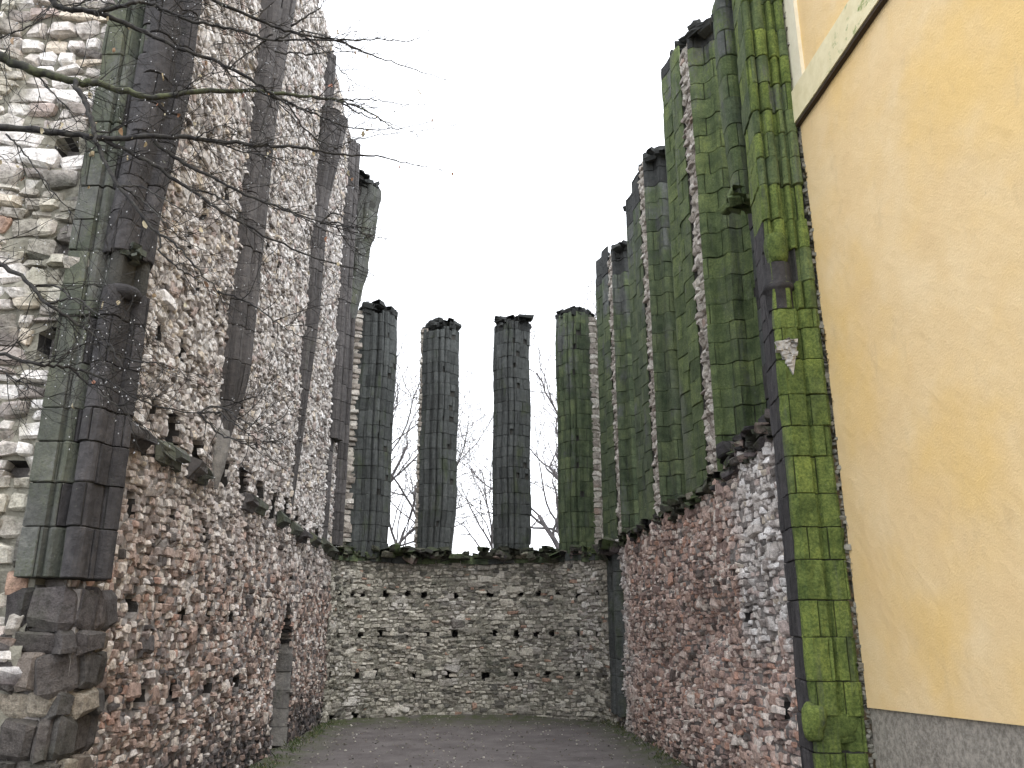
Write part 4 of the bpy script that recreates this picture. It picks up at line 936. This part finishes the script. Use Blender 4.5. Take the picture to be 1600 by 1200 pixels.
# ================================================================== BARE TREES behind the apse
def far_tree(x, y, h, seed, label, lean=(0, 0), r0=.22, dens=1.0):
    global rng
    old = rng; rng = np.random.default_rng(seed)
    root = empty('bare_tree', (x, y, 0)); tag(root, label, 'tree', 'bare trees behind the apse')
    fine = MB(); buds = MB()
    def grow(p, d, L, r, lev, root_):
        n = 7; P = [np.array(p, float)]
        for i in range(n):
            d = d + rng.normal(0, .10 + .03 * lev, 3) + np.array([0, 0, .04]); d /= np.linalg.norm(d); P.append(P[-1] + d * L / n)
        rad = np.linspace(r, r * .55, len(P))
        if lev == 0: m = MB(); m.tube(P, rad, 9); m.build('trunk', M['bark_far'], root, True)
        elif lev == 1: m = MB(); m.tube(P, rad, 6); m.build('limb', M['bark_far'], root, True)
        else: fine.tube(P, rad, 4 if lev < 4 else 3, False)
        if lev >= 5 or r < .005:
            for q in P[1::3]: buds.add(ico_v * .022 + q + rng.normal(0, .03, 3), ico_f)
            return
        k_ = int(rng.integers(3, 6)) + (lev == 0) * 3
        for c_ in range(k_):
            i = int(rng.integers(3, n + 1)) if c_ else n; sd_ = np.cross(d, rng.normal(0, 1, 3)); sd_ /= np.linalg.norm(sd_)
            grow(P[i], d + sd_ * rng.uniform(.35, .95), L * rng.uniform(.55, .8), rad[i] * rng.uniform(.5, .72), lev + 1, root)
    grow((x, y, -.1), np.array([lean[0], lean[1], 1.]), h * .52, r0, 0, root)
    fine.build('fine_branches', M['bark_far'], root)['kind'] = 'stuff'; buds.build('buds', M['bark_far'], root)['kind'] = 'stuff'
    rng = old
far_tree(-4.3, 38, 13.5, 5, 'bare tree in the gap between the first and second apse piers from left', (.03, 0), .24)
far_tree(-1.9, 39, 12.5, 8, 'bare fan-shaped tree in the middle gap between the apse piers', (.12, 0), .2)
far_tree(5.6, 34, 13.5, 12, 'thick-limbed bare tree with crooked branches in the right gap between apse piers', (-.22, 0), .34)

far_tree(.9, 43, 12.0, 21, 'slender bare tree farther back, low between the middle apse piers', (-.05, 0), .16)

# ================================================================== SMALL STUFF: litter, grass
pb = []
for _ in range(1500):
    x = rng.normal(0, 1) * 1.2 + rng.choice([-3.3, 3.3, 0]); y = rng.uniform(9, 25.6)
    if abs(x) < 3.9: pb.append((x, y, .02 + .10 * max(0, (abs(x) - 3.1) / .9) ** 2 + .12 * max(0, (y - 24) / 2) ** 2))
gv = empty('ground_gravel', (0, 16, 0)); tag(gv, 'loose gravel and stone chips strewn over the ground', 'gravel', kind='stuff')
rocks(gv, pb, (.012, .034), M['rub_apse'], 'chip', 0, 200, .6)
lt = MB()
for _ in range(900):
    x = rng.uniform(-3.9, 3.9); y = rng.uniform(9, 25.5)
    if abs(x) < 3 and rng.random() < .55: continue
    a = rng.uniform(0, 6.28); s_ = rng.uniform(.01, .04); d = np.array([math.cos(a), math.sin(a), 0]) * s_; e = np.array([-d[1], d[0], 0]) * .5
    c_ = np.array([x, y, .05 + .10 * max(0, (abs(x) - 3.1) / .9) ** 2 + .12 * max(0, (y - 24) / 2) ** 2])
    lt.add([c_ - d, c_ + e + [0, 0, .01], c_ + d, c_ - e + [0, 0, .006]], [(0, 1, 2, 3)])
tag(lt.build('leaf_litter', M['litter']), 'scattered dark fallen leaves and grit on the ground', 'leaf litter', kind='stuff')
gr = MB()
def tuft(c_, h, n, sp=.06):
    for _ in range(n):
        a = rng.uniform(0, 6.28); d = np.array([math.cos(a), math.sin(a), 0]); b = np.array(c_) + rng.normal(0, sp, 3) * [1, 1, 0]; w_ = .005; q = np.array([-d[1], d[0], 0]) * w_
        hh = h * rng.uniform(.5, 1.2); gr.add([b - q, b + q, b + d * hh * .3 + [0, 0, hh * .7] + q * .6, b + d * hh * .8 + [0, 0, hh]], [(0, 1, 2, 3)])
for _ in range(90):
    y = rng.uniform(11, 24); x = -3.85 + rng.uniform(0, .35) if rng.random() < .6 else 3.85 - rng.uniform(0, .3); tuft((x, y, .08), rng.uniform(.04, .12), 14, .1)
for u in np.arange(.2, AS.L, .16):
    P, T, N = AS.at(u)
    if rng.random() < .5: tuft((P[0] - N[0] * .1, P[1] - N[1] * .1, 4.62), rng.uniform(.06, .2), 16, .08)
for _ in range(40): tuft((4.1 + rng.uniform(-.1, .4), rng.uniform(10.9, 13), 5.05), rng.uniform(.06, .16), 12, .06)
tag(gr.build('grass_tufts', M['grass']), 'short grass and weeds along the wall feet and on the mossy ledges', 'grass', kind='stuff')
